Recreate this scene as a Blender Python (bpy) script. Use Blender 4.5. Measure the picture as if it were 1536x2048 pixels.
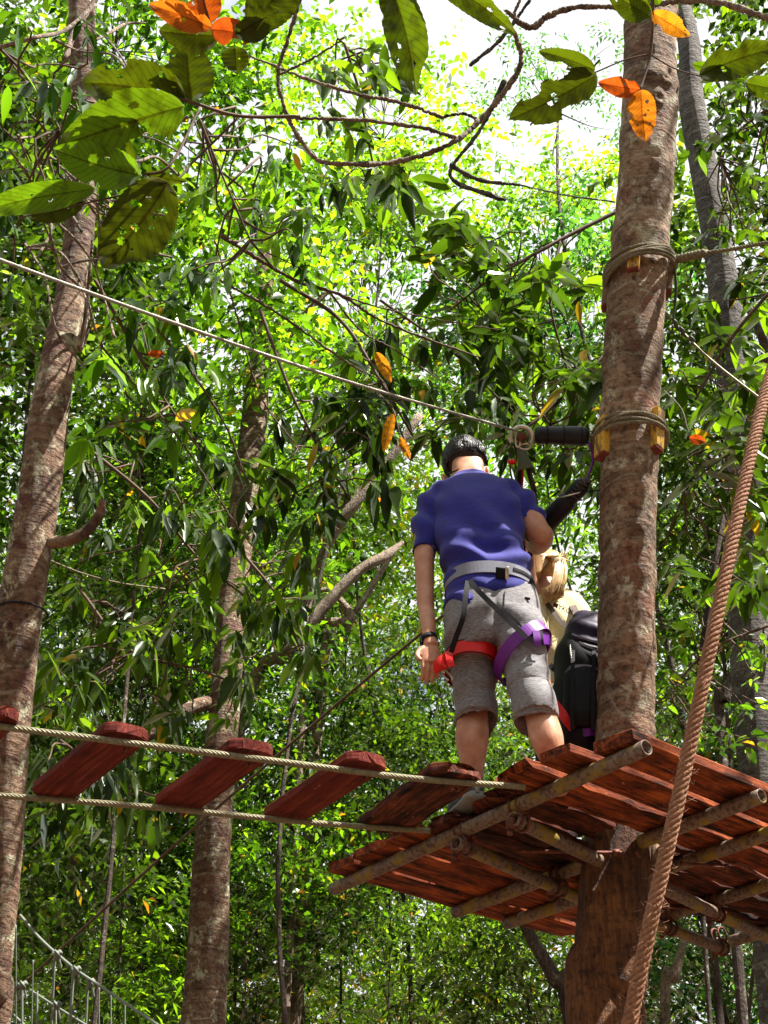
import bpy, math, random
import numpy as np
from mathutils import Vector, Matrix
random.seed(7); RNG = np.random.default_rng(7)
S = bpy.context.scene
for o in list(bpy.data.objects): bpy.data.objects.remove(o)

# ------------------------------------------------------------------ camera
PITCH = math.radians(34.7); FPX = 2500.0; CAMZ = 1.6
cam = bpy.data.objects.new('camera', bpy.data.cameras.new('camera'))
S.collection.objects.link(cam); S.camera = cam
cam.location = (0, 0, CAMZ); cam.rotation_euler = (math.pi/2 + PITCH, 0, 0)
cam.data.sensor_fit = 'VERTICAL'; cam.data.sensor_height = 36; cam.data.lens = FPX/2048*36
cam.data.clip_start = 0.05; cam.data.clip_end = 3000
S.render.resolution_x = 768; S.render.resolution_y = 1024

# ------------------------------------------------------------------ sky, sun, exposure
SUNV = Vector((0.46, -0.20, 0.84)).normalized()
SUN_EL = math.asin(SUNV.z); SUN_AZ = math.atan2(SUNV.x, SUNV.y)
w = bpy.data.worlds.new('World'); S.world = w; w.use_nodes = True
nt = w.node_tree; nt.nodes.clear()
def wn(t): return nt.nodes.new(t)
sky = wn('ShaderNodeTexSky'); sky.sky_type = 'NISHITA'; sky.sun_disc = False
sky.sun_elevation = SUN_EL; sky.sun_rotation = SUN_AZ; sky.air_density = 1.2; sky.dust_density = 1.5
tc = wn('ShaderNodeTexCoord'); mp = wn('ShaderNodeMapping'); mp.inputs['Scale'].default_value = (1.3, 1.3, 2.2)
mp.inputs['Location'].default_value = (0.35, 0.2, 0.1)
ns = wn('ShaderNodeTexNoise'); ns.inputs['Scale'].default_value = 2.4; ns.inputs['Detail'].default_value = 7
rp = wn('ShaderNodeValToRGB'); rp.color_ramp.elements[0].position = .28; rp.color_ramp.elements[1].position = .40
mx = wn('ShaderNodeMix'); mx.data_type = 'RGBA'; mx.inputs[7].default_value = (6.9, 7.0, 7.2, 1)
bg = wn('ShaderNodeBackground'); bg.inputs[1].default_value = 0.05
ow = wn('ShaderNodeOutputWorld')
L = nt.links.new
L(tc.outputs['Generated'], mp.inputs['Vector']); L(mp.outputs['Vector'], ns.inputs['Vector']); L(ns.outputs['Fac'], rp.inputs['Fac'])
L(rp.outputs['Color'], mx.inputs[0]); L(sky.outputs['Color'], mx.inputs[6]); L(mx.outputs[2], bg.inputs[0]); L(bg.outputs[0], ow.inputs[0])
sun = bpy.data.objects.new('sun', bpy.data.lights.new('sun', 'SUN')); S.collection.objects.link(sun)
sun.data.energy = 5.0; sun.data.angle = math.radians(.53); sun.data.color = (1, .94, .85)
sun.rotation_euler = SUNV.to_track_quat('Z', 'Y').to_euler()
S.view_settings.view_transform = 'Standard'; S.view_settings.look = 'None'
S.view_settings.exposure = 1.75; S.view_settings.gamma = 1
S.render.engine = 'CYCLES'
S.cycles.max_bounces = 6; S.cycles.transmission_bounces = 4; S.cycles.diffuse_bounces = 3; S.cycles.glossy_bounces = 2

# ------------------------------------------------------------------ geometry helpers
cp, sp_ = math.cos(PITCH), math.sin(PITCH)
C0 = np.array([0, 0, CAMZ]); Fv = np.array([0, cp, sp_]); Uv = np.array([0, -sp_, cp]); Rv = np.array([1., 0, 0])
def ray(x, y): return Fv + (x-768)/FPX*Rv - (y-1024)/FPX*Uv
def PD(x, y, d): return C0 + ray(x, y)*d                      # at a distance d along the view axis
def PY(x, y, Y): r = ray(x, y); return C0 + r*(Y/r[1])        # on a vertical wall Y metres ahead
def PZ(x, y, z): r = ray(x, y); return C0 + r*(z/r[2])        # on a level z metres above eye height
def dep(P): return float((np.asarray(P)-C0) @ Fv)
ORG = {}
def link(o): S.collection.objects.link(o); return o
def thing(name, label, cat, loc=(0, 0, 0), group=None):
    o = link(bpy.data.objects.new(name, None)); o.location = loc; o.empty_display_size = .1
    ORG[o.name] = np.array(loc, float); o['label'] = label; o['category'] = cat
    if group: o['group'] = group
    return o
def tag(o, label, cat, group=None, kind=None):
    if label: o['label'] = label
    if cat: o['category'] = cat
    if group: o['group'] = group
    if kind: o['kind'] = kind
    return o
class G:                                                       # collects geometry
    def __init__(s): s.v = []; s.f = []; s.n = 0; s.a = {}
    def add(s, V, Fc, **at):
        V = np.asarray(V, float).reshape(-1, 3); s.v.append(V)
        for k in at:
            if k not in s.a: s.a[k] = [np.zeros(s.n)] if s.n else []
        for k in s.a:
            s.a[k].append(np.broadcast_to(np.asarray(at.get(k, 0), float), (len(V),)).copy())
        s.f.extend([tuple(int(i)+s.n for i in q) for q in Fc]); s.n += len(V); return s
def mk(name, g, mat, parent=None, smooth=True, loc=None):
    V = np.concatenate(g.v) if isinstance(g, G) else np.asarray(g[0], float)
    Fc = g.f if isinstance(g, G) else g[1]; at = g.a if isinstance(g, G) else {}
    if parent is not None: org = ORG[parent.name]
    elif loc is not None: org = np.array(loc, float)
    else: org = np.array([V[:, 0].mean(), V[:, 1].mean(), V[:, 2].min()])
    me = bpy.data.meshes.new(name); V = V - org
    if isinstance(Fc, np.ndarray):
        k = Fc.shape[1]; me.vertices.add(len(V)); me.vertices.foreach_set('co', V.astype('f').ravel())
        me.loops.add(Fc.size); me.loops.foreach_set('vertex_index', Fc.astype('i').ravel())
        me.polygons.add(len(Fc)); me.polygons.foreach_set('loop_start', (np.arange(len(Fc))*k).astype('i'))
        me.update(calc_edges=True)
    else:
        me.from_pydata(V.tolist(), [], Fc); me.update()
    for k, arr in at.items():
        me.attributes.new(k, 'FLOAT', 'POINT').data.foreach_set('value', np.concatenate(arr).astype('f'))
    if smooth: me.polygons.foreach_set('use_smooth', np.ones(len(me.polygons), bool))
    me.materials.append(mat)
    o = link(bpy.data.objects.new(name, me)); ORG[o.name] = org
    if parent is not None: o.parent = parent
    else: o.location = org
    return o
def nrm(a): a = np.asarray(a, float); return a/(np.linalg.norm(a, axis=-1, keepdims=True)+1e-12)
def spline(P, n):                                              # Catmull-Rom through rows of P
    P = np.asarray(P, float); Q = np.vstack([2*P[0]-P[1], P, 2*P[-1]-P[-2]]); m = len(P)-1
    t = np.linspace(0, m, n); i = np.minimum(t.astype(int), m-1); s = (t-i)[:, None]
    a, b, c, d = Q[i], Q[i+1], Q[i+2], Q[i+3]
    return .5*((2*b)+(-a+c)*s+(2*a-5*b+4*c-d)*s*s+(-a+3*b-3*c+d)*s**3)
def frames(P):
    P = np.asarray(P, float); T = nrm(np.gradient(P, axis=0)); A = []
    a = np.cross(T[0], [0, 0, 1.]);
    if np.linalg.norm(a) < .1: a = np.cross(T[0], [1., 0, 0])
    a = nrm(a)
    for t in T: a = nrm(a - t*(a @ t)); A.append(a)
    A = np.array(A); B = np.cross(T, A)
    for i in range(1, len(B)):                                  # keep rings in register where a path doubles back
        if B[i] @ B[i-1] < 0: B[i] = -B[i]
    return T, A, B
def tube(g, P, r, sides=8, cap=True, A=None, fn=None, **at):
    P = np.asarray(P, float); n = len(P); r = np.broadcast_to(np.asarray(r, float), (n,))
    T, A_, B = frames(P)
    th = np.linspace(0, 2*np.pi, sides, endpoint=False)
    k = np.ones((n, sides)) if fn is None else fn(n, th)
    V = P[:, None]+(r[:, None]*k)[..., None]*(A_[:, None]*np.cos(th)[None, :, None]+B[:, None]*np.sin(th)[None, :, None])
    F = [(i*sides+j, i*sides+(j+1) % sides, (i+1)*sides+(j+1) % sides, (i+1)*sides+j) for i in range(n-1) for j in range(sides)]
    if cap: F += [tuple(range(sides))[::-1], tuple(range((n-1)*sides, n*sides))]
    g.add(V, F, **at); return g
def pipe(g, a, b, r, wall=.004, sides=20, n=24):               # open-ended steel pipe with a visible bore
    P = np.linspace(a, b, n); T, A, B = frames(P); th = np.linspace(0, 2*np.pi, sides, endpoint=False)
    rings = [P[:, None]+r*(A[:, None]*np.cos(th)[None, :, None]+B[:, None]*np.sin(th)[None, :, None])]
    q = P[[-1, -2, 1, 0]].copy(); q[1] = P[-1]-T[0]*.12; q[2] = P[0]+T[0]*.12
    rr = np.array([r-wall]*4); inn = q[:, None]+rr[:, None, None]*(A[0]*np.cos(th)[:, None]+B[0]*np.sin(th)[:, None])[None]
    V = np.concatenate([rings[0], inn]); m = len(V)
    F = [(i*sides+j, i*sides+(j+1) % sides, ((i+1) % m)*sides+(j+1) % sides, ((i+1) % m)*sides+j) for i in range(m) for j in range(sides) if i != n+1]
    F += [tuple(range((n+1)*sides, (n+2)*sides)), tuple(range((n+2)*sides, (n+3)*sides))[::-1]]
    g.add(V.reshape(-1, 3), F)
def loft(g, secs, n=40, sides=28, e=2.0, cap=True, **at):
    """secs rows: centre xyz, half width, half thickness; width runs sideways, thickness along the view"""
    s = spline(np.array(secs, float), n); P = s[:, :3]; T = nrm(np.gradient(P, axis=0))
    A = nrm(Rv-T*(T @ Rv)[:, None]); B = np.cross(T, A); B = B*np.where(B[:, 1:2] < 0, -1, 1); th = np.linspace(0, 2*np.pi, sides, endpoint=False)
    c, q = np.cos(th), np.sin(th); c = np.sign(c)*abs(c)**(2/e); q = np.sign(q)*abs(q)**(2/e)
    V = P[:, None]+(s[:, 3])[:, None, None]*A[:, None]*c[None, :, None]+(s[:, 4])[:, None, None]*B[:, None]*q[None, :, None]
    F = [(i*sides+j, i*sides+(j+1) % sides, (i+1)*sides+(j+1) % sides, (i+1)*sides+j) for i in range(n-1) for j in range(sides)]
    if cap: F += [tuple(range(sides))[::-1], tuple(range((n-1)*sides, n*sides))]
    g.add(V, F, **at)
def ell(g, c, r, R=None, nu=20, nv=14, fn=None, **at):
    V = []; F = []
    for i in range(nv+1):
        ph = math.pi*i/nv
        for j in range(nu):
            t = 2*math.pi*j/nu; p = np.array([math.sin(ph)*math.cos(t), math.sin(ph)*math.sin(t), math.cos(ph)])
            if fn: p = fn(p)
            p = p*np.asarray(r, float); V.append(p if R is None else R @ p)
    for i in range(nv):
        for j in range(nu): F.append((i*nu+j, (i+1)*nu+j, (i+1)*nu+(j+1) % nu, i*nu+(j+1) % nu))
    g.add(np.array(V)+np.asarray(c), F, **at)
def box(g, c, ax, ay, az, hx, hy, hz, bev=.12, **at):          # bevelled box
    c = np.asarray(c, float); V = []; b = min(hx, hy, hz)*bev*2
    pts = []
    for sx in (-1, 1):
        for sy in (-1, 1):
            for sz in (-1, 1):
                for k in range(3):
                    d = [hx, hy, hz]; q = [sx*(d[0]-(b if k != 0 else 0)), sy*(d[1]-(b if k != 1 else 0)), sz*(d[2]-(b if k != 2 else 0))]
                    pts.append(q)
    pts = np.array(pts); idx = lambda sx, sy, sz, k: (((sx > 0)*2+(sy > 0))*2+(sz > 0))*3+k
    F = []
    for k in range(3):
        for s in (-1, 1):
            o = [(-1, -1), (1, -1), (1, 1), (-1, 1)]; q = []
            for a, bb in o:
                l = [0, 0, 0]; l[k] = s; l[(k+1) % 3] = a; l[(k+2) % 3] = bb; q.append(idx(*l, k))
            F.append(tuple(q if s > 0 else q[::-1]))
    for k in range(3):                                          # edges
        i, j = (k+1) % 3, (k+2) % 3
        for a in (-1, 1):
            for bb in (-1, 1):
                l0 = [0, 0, 0]; l0[k] = -1; l0[i] = a; l0[j] = bb; l1 = l0.copy(); l1[k] = 1
                q = (idx(*l0, i), idx(*l1, i), idx(*l1, j), idx(*l0, j)); F.append(q if a*bb < 0 else q[::-1])
    for sx in (-1, 1):
        for sy in (-1, 1):
            for sz in (-1, 1):
                q = (idx(sx, sy, sz, 0), idx(sx, sy, sz, 1), idx(sx, sy, sz, 2)); F.append(q if sx*sy*sz > 0 else q[::-1])
    V = c+pts[:, :1]*nrm(ax)+pts[:, 1:2]*nrm(ay)+pts[:, 2:3]*nrm(az); g.add(V, F, **at)
def ribbon(g, P, N, wd, th=.003, closed=False, **at):          # flat webbing along P, N = outward normals
    P = np.asarray(P, float); N = nrm(np.broadcast_to(np.asarray(N, float), P.shape)); n = len(P)
    T = nrm(np.roll(P, -1, 0)-np.roll(P, 1, 0)) if closed else nrm(np.gradient(P, axis=0))
    W = nrm(np.cross(T, N)); wd = np.broadcast_to(np.asarray(wd, float), (n,))[:, None]/2
    V = np.stack([P-W*wd, P-W*wd+N*th, P+W*wd+N*th, P+W*wd], 1); F = []
    for i in range(n if closed else n-1):
        k = (i+1) % n
        for a in range(4): F.append((i*4+a, i*4+(a+1) % 4, k*4+(a+1) % 4, k*4+a))
    if not closed: F += [(0, 1, 2, 3)[::-1], tuple(range(4*n-4, 4*n))]
    g.add(V.reshape(-1, 3), F, **at)
def rope(g, P, R, pitch, ns=3, sides=7, per=10, core=True, fat=1.05):    # laid rope: strands twisted round the path
    P = np.asarray(P, float); sl = np.r_[0, np.cumsum(np.linalg.norm(np.diff(P, axis=0), axis=1))]
    n = max(6, int(sl[-1]/pitch*per)); t = np.linspace(0, sl[-1], n)
    Q = np.stack([np.interp(t, sl, P[:, k]) for k in range(3)], 1); T, A, B = frames(Q)
    r1 = R/(1+1/math.sin(math.pi/ns))*1.06; r0 = R-r1
    for k in range(ns):
        th = 2*np.pi*(t/pitch+k/ns); tube(g, Q+r0*(A*np.cos(th)[:, None]+B*np.sin(th)[:, None]), r1*fat, sides)
    if core: tube(g, Q, r0*.9, 6)
def remesh(o, vox, smooth=6, fac=.5):
    m = o.modifiers.new('r', 'REMESH'); m.mode = 'VOXEL'; m.voxel_size = vox*.85; m.use_smooth_shade = True
    s = o.modifiers.new('s', 'SMOOTH'); s.iterations = smooth; s.factor = fac
    dg = bpy.context.evaluated_depsgraph_get(); me = bpy.data.meshes.new_from_object(o.evaluated_get(dg))
    o.modifiers.clear(); old = o.data; mats = [x for x in old.materials]; o.data = me; bpy.data.meshes.remove(old)
    me.materials.clear(); [me.materials.append(x) for x in mats]
    me.polygons.foreach_set('use_smooth', np.ones(len(me.polygons), bool)); return o
def vnoise(V, sc, seed=0, octv=4):                              # cheap smooth noise from summed waves
    r = np.random.default_rng(seed); out = np.zeros(len(V))
    for o in range(octv):
        for _ in range(4):
            k = nrm(r.normal(size=3))*sc*(1.7**o); out += np.sin(V @ k+r.uniform(0, 6.28))/(1.6**o)
    return out/5
def displace(o, fn):
    me = o.data; n = len(me.vertices); co = np.empty(n*3, 'f'); no = np.empty(n*3, 'f')
    me.vertices.foreach_get('co', co); me.vertices.foreach_get('normal', no); co = co.reshape(-1, 3); no = no.reshape(-1, 3)
    me.vertices.foreach_set('co', (co+no*fn(co+ORG[o.name])[:, None]).astype('f').ravel()); me.update()

# ------------------------------------------------------------------ materials
def M(name):
    m = bpy.data.materials.new(name); m.use_nodes = True; t = m.node_tree; b = t.nodes['Principled BSDF']
    return m, t, b
def nd(t, typ, **kw):
    n = t.nodes.new(typ)
    for k, v in kw.items():
        if k in n.inputs.keys(): n.inputs[k].default_value = v
        else: setattr(n, k, v)
    return n
def ramp(t, stops):
    r = t.nodes.new('ShaderNodeValToRGB'); e = r.color_ramp.elements
    while len(e) < len(stops): e.new(.5)
    for q, (p, c) in zip(e, stops): q.position = p; q.color = (*c, 1)
    return r
def coords(t, sc=(1, 1, 1), src='Object'):
    a = nd(t, 'ShaderNodeTexCoord'); b = nd(t, 'ShaderNodeMapping'); b.inputs['Scale'].default_value = sc
    t.links.new(a.outputs[src], b.inputs['Vector']); return b.outputs['Vector']
def mixc(t, fac, a, b, mode='MIX'):
    m = nd(t, 'ShaderNodeMix', data_type='RGBA', blend_type=mode)
    for s, v in ((0, fac), (6, a), (7, b)):
        if isinstance(v, bpy.types.NodeSocket): t.links.new(v, m.inputs[s])
        else: m.inputs[s].default_value = v if s == 0 else (*v, 1)
    return m.outputs[2]
def noise(t, vec, scale, detail=5, rough=.55, dist=0):
    n = nd(t, 'ShaderNodeTexNoise', Scale=scale, Detail=detail, Roughness=rough, Distortion=dist); t.links.new(vec, n.inputs['Vector']); return n.outputs['Fac']
def bump(t, b, h, strength=.4, dist=.01):
    k = nd(t, 'ShaderNodeBump', Strength=strength, Distance=dist); t.links.new(h, k.inputs['Height']); t.links.new(k.outputs['Normal'], b.inputs['Normal'])
def simple(name, col, rough=.6, metal=0, var=.25, sc=30, bstr=.2, sheen=0):
    m, t, b = M(name); b.inputs['Specular IOR Level'].default_value = .22 if max(col) < .06 else .4; v = coords(t); n = noise(t, v, sc)
    r = ramp(t, [(.3, tuple(c*(1-var) for c in col)), (.7, tuple(min(1, c*(1+var)) for c in col))])
    t.links.new(n, r.inputs[0]); t.links.new(r.outputs[0], b.inputs['Base Color']); b.inputs['Roughness'].default_value = rough
    b.inputs['Metallic'].default_value = metal
    if sheen: b.inputs['Sheen Weight'].default_value = sheen
    bump(t, b, n, bstr, .004); return m
def bark(name, dark, mid, light, lichen, ring=0., lich=.6, red=None, sc=1.0, bs=.6):
    m, t, b = M(name); v = coords(t, (sc, sc, sc)); vs = coords(t, (17*sc, 17*sc, 1.5*sc)); vr = coords(t, (2.2*sc, 2.2*sc, 16*sc))
    big = noise(t, v, 4, 6, .6, .4); fine = noise(t, v, 38, 6, .65); st = noise(t, vs, 4, 6, .6); rg = noise(t, vr, 1.6, 5, .6, .8)
    base = ramp(t, [(.30, dark), (.48, mid), (.68, light)])
    mm = nd(t, 'ShaderNodeMath', operation='MULTIPLY_ADD'); t.links.new(st if ring < .5 else rg, mm.inputs[0]); mm.inputs[1].default_value = .55
    m2 = nd(t, 'ShaderNodeMath', operation='MULTIPLY'); t.links.new(big, m2.inputs[0]); m2.inputs[1].default_value = .45
    t.links.new(m2.outputs[0], mm.inputs[2]); t.links.new(mm.outputs[0], base.inputs[0]); col = base.outputs[0]
    if red:
        rn = noise(t, v, 6.5, 5, .6, .6); rr = ramp(t, [(.54, (0, 0, 0)), (.62, (1, 1, 1))]); t.links.new(rn, rr.inputs[0]); col = mixc(t, rr.outputs[0], col, red)
    ln = noise(t, coords(t, (sc, sc, .7*sc)), 11, 7, .7, .3); lr = ramp(t, [(lich, (0, 0, 0)), (lich+.05, (1, 1, 1))]); t.links.new(ln, lr.inputs[0])
    col = mixc(t, lr.outputs[0], col, lichen)
    blot = noise(t, coords(t, (sc, sc, .8*sc)), 2.6, 7, .7, .5); bq = ramp(t, [(.36, (.30, .24, .20)), (.52, (1, 1, 1)), (.68, (1.0, 1.0, 1.0))]); t.links.new(blot, bq.inputs[0]); col = mixc(t, .85, col, bq.outputs[0], 'MULTIPLY')
    if ring:
        wv = nd(t, 'ShaderNodeTexWave', Scale=2.6*sc, Distortion=7.0, Detail=4.0); wv.bands_direction = 'Z'; wv.inputs['Detail Scale'].default_value = 2.2; t.links.new(coords(t, (.45, .45, 1)), wv.inputs['Vector'])
        wr_ = ramp(t, [(.0, (0, 0, 0)), (.93, (0, 0, 0)), (1.0, (.55, .55, .55))]); t.links.new(wv.outputs['Fac'], wr_.inputs[0]); br_ = noise(t, v, 9, 3); wk = nd(t, 'ShaderNodeMath', operation='MULTIPLY'); t.links.new(wr_.outputs[0], wk.inputs[0]); t.links.new(br_, wk.inputs[1])
        col = mixc(t, wk.outputs[0], col, lichen)
    fr = ramp(t, [(.36, (.22, .18, .16)), (.52, (1, 1, 1)), (.75, (1.0, 1.0, 1.0))]); t.links.new(fine, fr.inputs[0]); col = mixc(t, .8, col, fr.outputs[0], 'MULTIPLY')
    vo = nd(t, 'ShaderNodeTexVoronoi', Scale=9.0*sc); t.links.new(coords(t, (1, 1, .8)), vo.inputs['Vector'])
    vr_ = ramp(t, [(.06, (.12, .07, .05)), (.11, (1, 1, 1))]); t.links.new(vo.outputs['Distance'], vr_.inputs[0]); col = mixc(t, .85, col, vr_.outputs[0], 'MULTIPLY')
    t.links.new(col, b.inputs['Base Color']); b.inputs['Roughness'].default_value = .85
    a = nd(t, 'ShaderNodeMath', operation='ADD'); t.links.new(fine, a.inputs[0]); t.links.new(rg if ring >= .5 else st, a.inputs[1])
    bump(t, b, a.outputs[0], min(1, bs*1.6), .03); return m
MAT = {}
MAT['bark_main'] = bark('ringed_bark', (.060, .034, .018), (.27, .165, .095), (.50, .37, .24), (.50, .47, .33), ring=1, lich=.56, red=(.24, .10, .055))
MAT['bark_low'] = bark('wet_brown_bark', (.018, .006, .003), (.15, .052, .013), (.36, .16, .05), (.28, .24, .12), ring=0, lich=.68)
MAT['bark_left'] = bark('red_brown_bark', (.032, .016, .009), (.18, .098, .056), (.36, .25, .16), (.46, .44, .30), ring=1, lich=.555, red=(.13, .05, .035))
MAT['bark_grey'] = bark('grey_bark', (.035, .03, .028), (.10, .085, .075), (.22, .19, .16), (.30, .32, .28), ring=1, lich=.6)
MAT['bark_far'] = bark('far_bark', (.02, .012, .008), (.07, .042, .028), (.16, .11, .08), (.30, .30, .24), ring=0, lich=.58)
MAT['twig'] = simple('twig_bark', (.085, .05, .03), .8, var=.5, sc=25)
MAT['pale_branch'] = bark('pale_branch_bark', (.09, .06, .045), (.30, .22, .16), (.52, .43, .34), (.5, .46, .4), ring=0, lich=.7)
def bcoords(t, sc, own):
    if not own: return coords(t, sc)
    c = nd(t, 'ShaderNodeCombineXYZ')
    for k, nm in enumerate(('lu', 'lv', 'lz')):
        a = nd(t, 'ShaderNodeAttribute', attribute_name=nm); m = nd(t, 'ShaderNodeMath', operation='MULTIPLY'); t.links.new(a.outputs['Fac'], m.inputs[0]); m.inputs[1].default_value = sc[k]; t.links.new(m.outputs[0], c.inputs[k])
    return c.outputs[0]
def plank_mat(name, a, b_, c, rot=.5, own=True):
    m, t, b = M(name); v = bcoords(t, (1.1, 22, 22), own); g1 = noise(t, v, 2.2, 9, .72, .9); v2 = bcoords(t, (2.2, 6, 6), own); g2 = noise(t, v2, 2.4, 7, .7)
    r = ramp(t, [(.32, a), (.5, b_), (.72, c)]); mm = nd(t, 'ShaderNodeMath', operation='ADD'); mm.use_clamp = True
    t.links.new(g1, mm.inputs[0]); k = nd(t, 'ShaderNodeMath', operation='MULTIPLY_ADD'); t.links.new(g2, k.inputs[0]); k.inputs[1].default_value = rot; k.inputs[2].default_value = -rot/2
    t.links.new(k.outputs[0], mm.inputs[1]); t.links.new(mm.outputs[0], r.inputs[0])
    sp = noise(t, bcoords(t, (5, 16, 16), own), 5, 5, .65); sr = ramp(t, [(.66, (0, 0, 0)), (.71, (.8, .8, .8))]); t.links.new(sp, sr.inputs[0])
    col = mixc(t, sr.outputs[0], r.outputs[0], (.42, .27, .2)); t.links.new(col, b.inputs['Base Color'])
    b.inputs['Roughness'].default_value = .85; b.inputs['Specular IOR Level'].default_value = .2; bump(t, b, mm.outputs[0], .55, .008); return m
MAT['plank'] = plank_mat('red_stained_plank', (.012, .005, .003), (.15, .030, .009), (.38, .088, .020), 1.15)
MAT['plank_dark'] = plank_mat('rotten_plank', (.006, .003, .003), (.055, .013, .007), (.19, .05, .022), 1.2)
MAT['plank_bridge'] = plank_mat('bridge_plank_stain', (.035, .006, .005), (.12, .016, .010), (.24, .05, .028))
def pipe_mat():
    m, t, b = M('mossy_steel'); v = coords(t); n = noise(t, v, 9, 6, .65); f = noise(t, v, 60, 4, .6)
    r = ramp(t, [(.3, (.035, .016, .010)), (.45, (.11, .065, .045)), (.58, (.20, .145, .11)), (.75, (.13, .05, .03))]); t.links.new(f, r.inputs[0])
    mr = ramp(t, [(.51, (0, 0, 0)), (.60, (1, 1, 1))]); t.links.new(n, mr.inputs[0])
    col = mixc(t, mr.outputs[0], r.outputs[0], (.22, .15, .012)); t.links.new(col, b.inputs['Base Color']); b.inputs['Roughness'].default_value = .62; b.inputs['Metallic'].default_value = .15
    bump(t, b, f, .4, .004); return m
MAT['pipe'] = pipe_mat()
MAT['rust'] = simple('rust', (.13, .045, .028), .7, .3, .6, 60, .5)
MAT['cable'] = simple('wire_rope_steel', (.20, .18, .11), .5, .25, .35, 90, .3)
MAT['zip'] = simple('bright_wire_rope', (.27, .25, .21), .4, .3, .3, 60, .2)
MAT['hemp'] = simple('brown_rope_fibre', (.24, .115, .062), .9, 0, .3, 220, .5)
MAT['oldrope'] = simple('weathered_rope', (.17, .145, .09), .9, 0, .45, 90, .5)
MAT['blacktube'] = simple('black_rubber', (.012, .013, .016), .42, 0, .5, 25, .2)
MAT['green_rubber'] = simple('faded_green_rubber', (.05, .065, .035), .5, 0, .4, 20, .2)
MAT['steel'] = simple('worn_steel', (.50, .47, .40), .33, .75, .3, 30, .2)
MAT['yellow'] = None
def yellow():
    m, t, b = M('yellow_painted_wood'); v = coords(t, (20, 20, 5)); n = noise(t, v, 2, 5, .6)
    r = ramp(t, [(.40, (.55, .30, .02)), (.50, (.60, .36, .03)), (.56, (.20, .11, .045)), (.7, (.13, .08, .05))]); t.links.new(n, r.inputs[0])
    t.links.new(r.outputs[0], b.inputs['Base Color']); b.inputs['Roughness'].default_value = .6; bump(t, b, n, .3, .003); return m
MAT['yellow'] = yellow()
MAT['endgrain'] = simple('red_end_grain', (.16, .035, .025), .8, 0, .4, 60, .4)
MAT['wood_grey'] = plank_mat('weathered_block', (.08, .045, .03), (.20, .13, .08), (.32, .23, .16), own=False)
def skin():
    m, t, b = M('skin'); v = coords(t); n = noise(t, v, 14, 4, .6); r = ramp(t, [(.32, (.36, .14, .085)), (.5, (.45, .21, .12)), (.68, (.54, .285, .18))]); t.links.new(n, r.inputs[0])
    f = noise(t, v, 260, 3, .6); t.links.new(r.outputs[0], b.inputs['Base Color']); b.inputs['Roughness'].default_value = .48
    b.inputs['Subsurface Weight'].default_value = .12; b.inputs['Subsurface Radius'].default_value = (.012, .005, .003); b.inputs['Subsurface Scale'].default_value = 1; bump(t, b, f, .12, .002); return m
MAT['skin'] = skin()
def cloth(name, c1, c2, weave=420, streak=(14, 14, 90), rough=.85, amt=.6, bs=.3):
    m, t, b = M(name); v = coords(t, streak); s = noise(t, v, 2.4, 5, .7); w_ = noise(t, coords(t), weave, 2, .5); big = noise(t, coords(t), 9, 3, .5)
    r = ramp(t, [(.36, c1), (.64, c2)]); t.links.new(s, r.inputs[0]); t.links.new(r.outputs[0], b.inputs['Base Color']); b.inputs['Roughness'].default_value = rough
    b.inputs['Sheen Weight'].default_value = .12; a = nd(t, 'ShaderNodeMath', operation='MULTIPLY_ADD'); t.links.new(big, a.inputs[0]); a.inputs[1].default_value = 3; t.links.new(w_, a.inputs[2])
    bump(t, b, a.outputs[0], bs, .006); return m
MAT['shirt'] = cloth('indigo_marl_knit', (.004, .004, .11), (.013, .013, .28))
MAT['shorts'] = cloth('grey_marl_jersey', (.085, .078, .085), (.27, .26, .275), streak=(22, 22, 130))
MAT['cream'] = cloth('cream_cotton', (.62, .52, .28), (.76, .66, .40), amt=.3)
MAT['blackcloth'] = simple('black_fabric', (.010, .010, .014), .8, 0, .4, 40, .3)
MAT['trousers'] = simple('dark_plum_fabric', (.020, .010, .020), .85, 0, .5, 60, .3)
MAT['pack'] = simple('dark_backpack_nylon', (.004, .0045, .006), .6, 0, .5, 18, .3)
MAT['pack_top'] = simple('dark_violet_nylon', (.022, .015, .035), .5, 0, .4, 30, .3)
MAT['red'] = simple('red_webbing', (.62, .006, .004), .4, 0, .12, 200, .2)
MAT['purple'] = simple('purple_webbing', (.13, .012, .24), .42, 0, .15, 200, .2)
MAT['greyweb'] = simple('grey_webbing', (.19, .195, .25), .6, 0, .15, 200, .2)
MAT['blackweb'] = simple('black_webbing', (.006, .006, .008), .7, 0, .3, 200, .2)
MAT['strapbrown'] = simple('brown_strap', (.09, .065, .055), .7, 0, .3, 80, .2)
MAT['orange_plain'] = simple('orange_thread', (.6, .16, .02), .6)
MAT['white_rope'] = simple('pale_rope', (.16, .18, .15), .7, 0, .2, 60, .2)
MAT['shoe'] = simple('grey_mesh_shoe', (.075, .085, .09), .75, 0, .3, 150, .4)
MAT['sole'] = simple('pale_sole', (.20, .20, .19), .6, 0, .15, 40, .1)
MAT['ink'] = simple('black_print', (.02, .02, .02), .7)
MAT['litter'] = simple('leaf_litter', (.10, .06, .035), .95, 0, .6, 3, .6)
def hair_mat(name, a, b_, rough=.35):
    m, t, b = M(name); v = coords(t, (60, 60, 6)); n = noise(t, v, 2, 3, .6); r = ramp(t, [(.3, a), (.7, b_)]); t.links.new(n, r.inputs[0])
    t.links.new(r.outputs[0], b.inputs['Base Color']); b.inputs['Roughness'].default_value = rough; bump(t, b, n, .4, .003); return m
MAT['hair'] = hair_mat('black_hair', (.006, .004, .006), (.022, .013, .015), .33)
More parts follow.
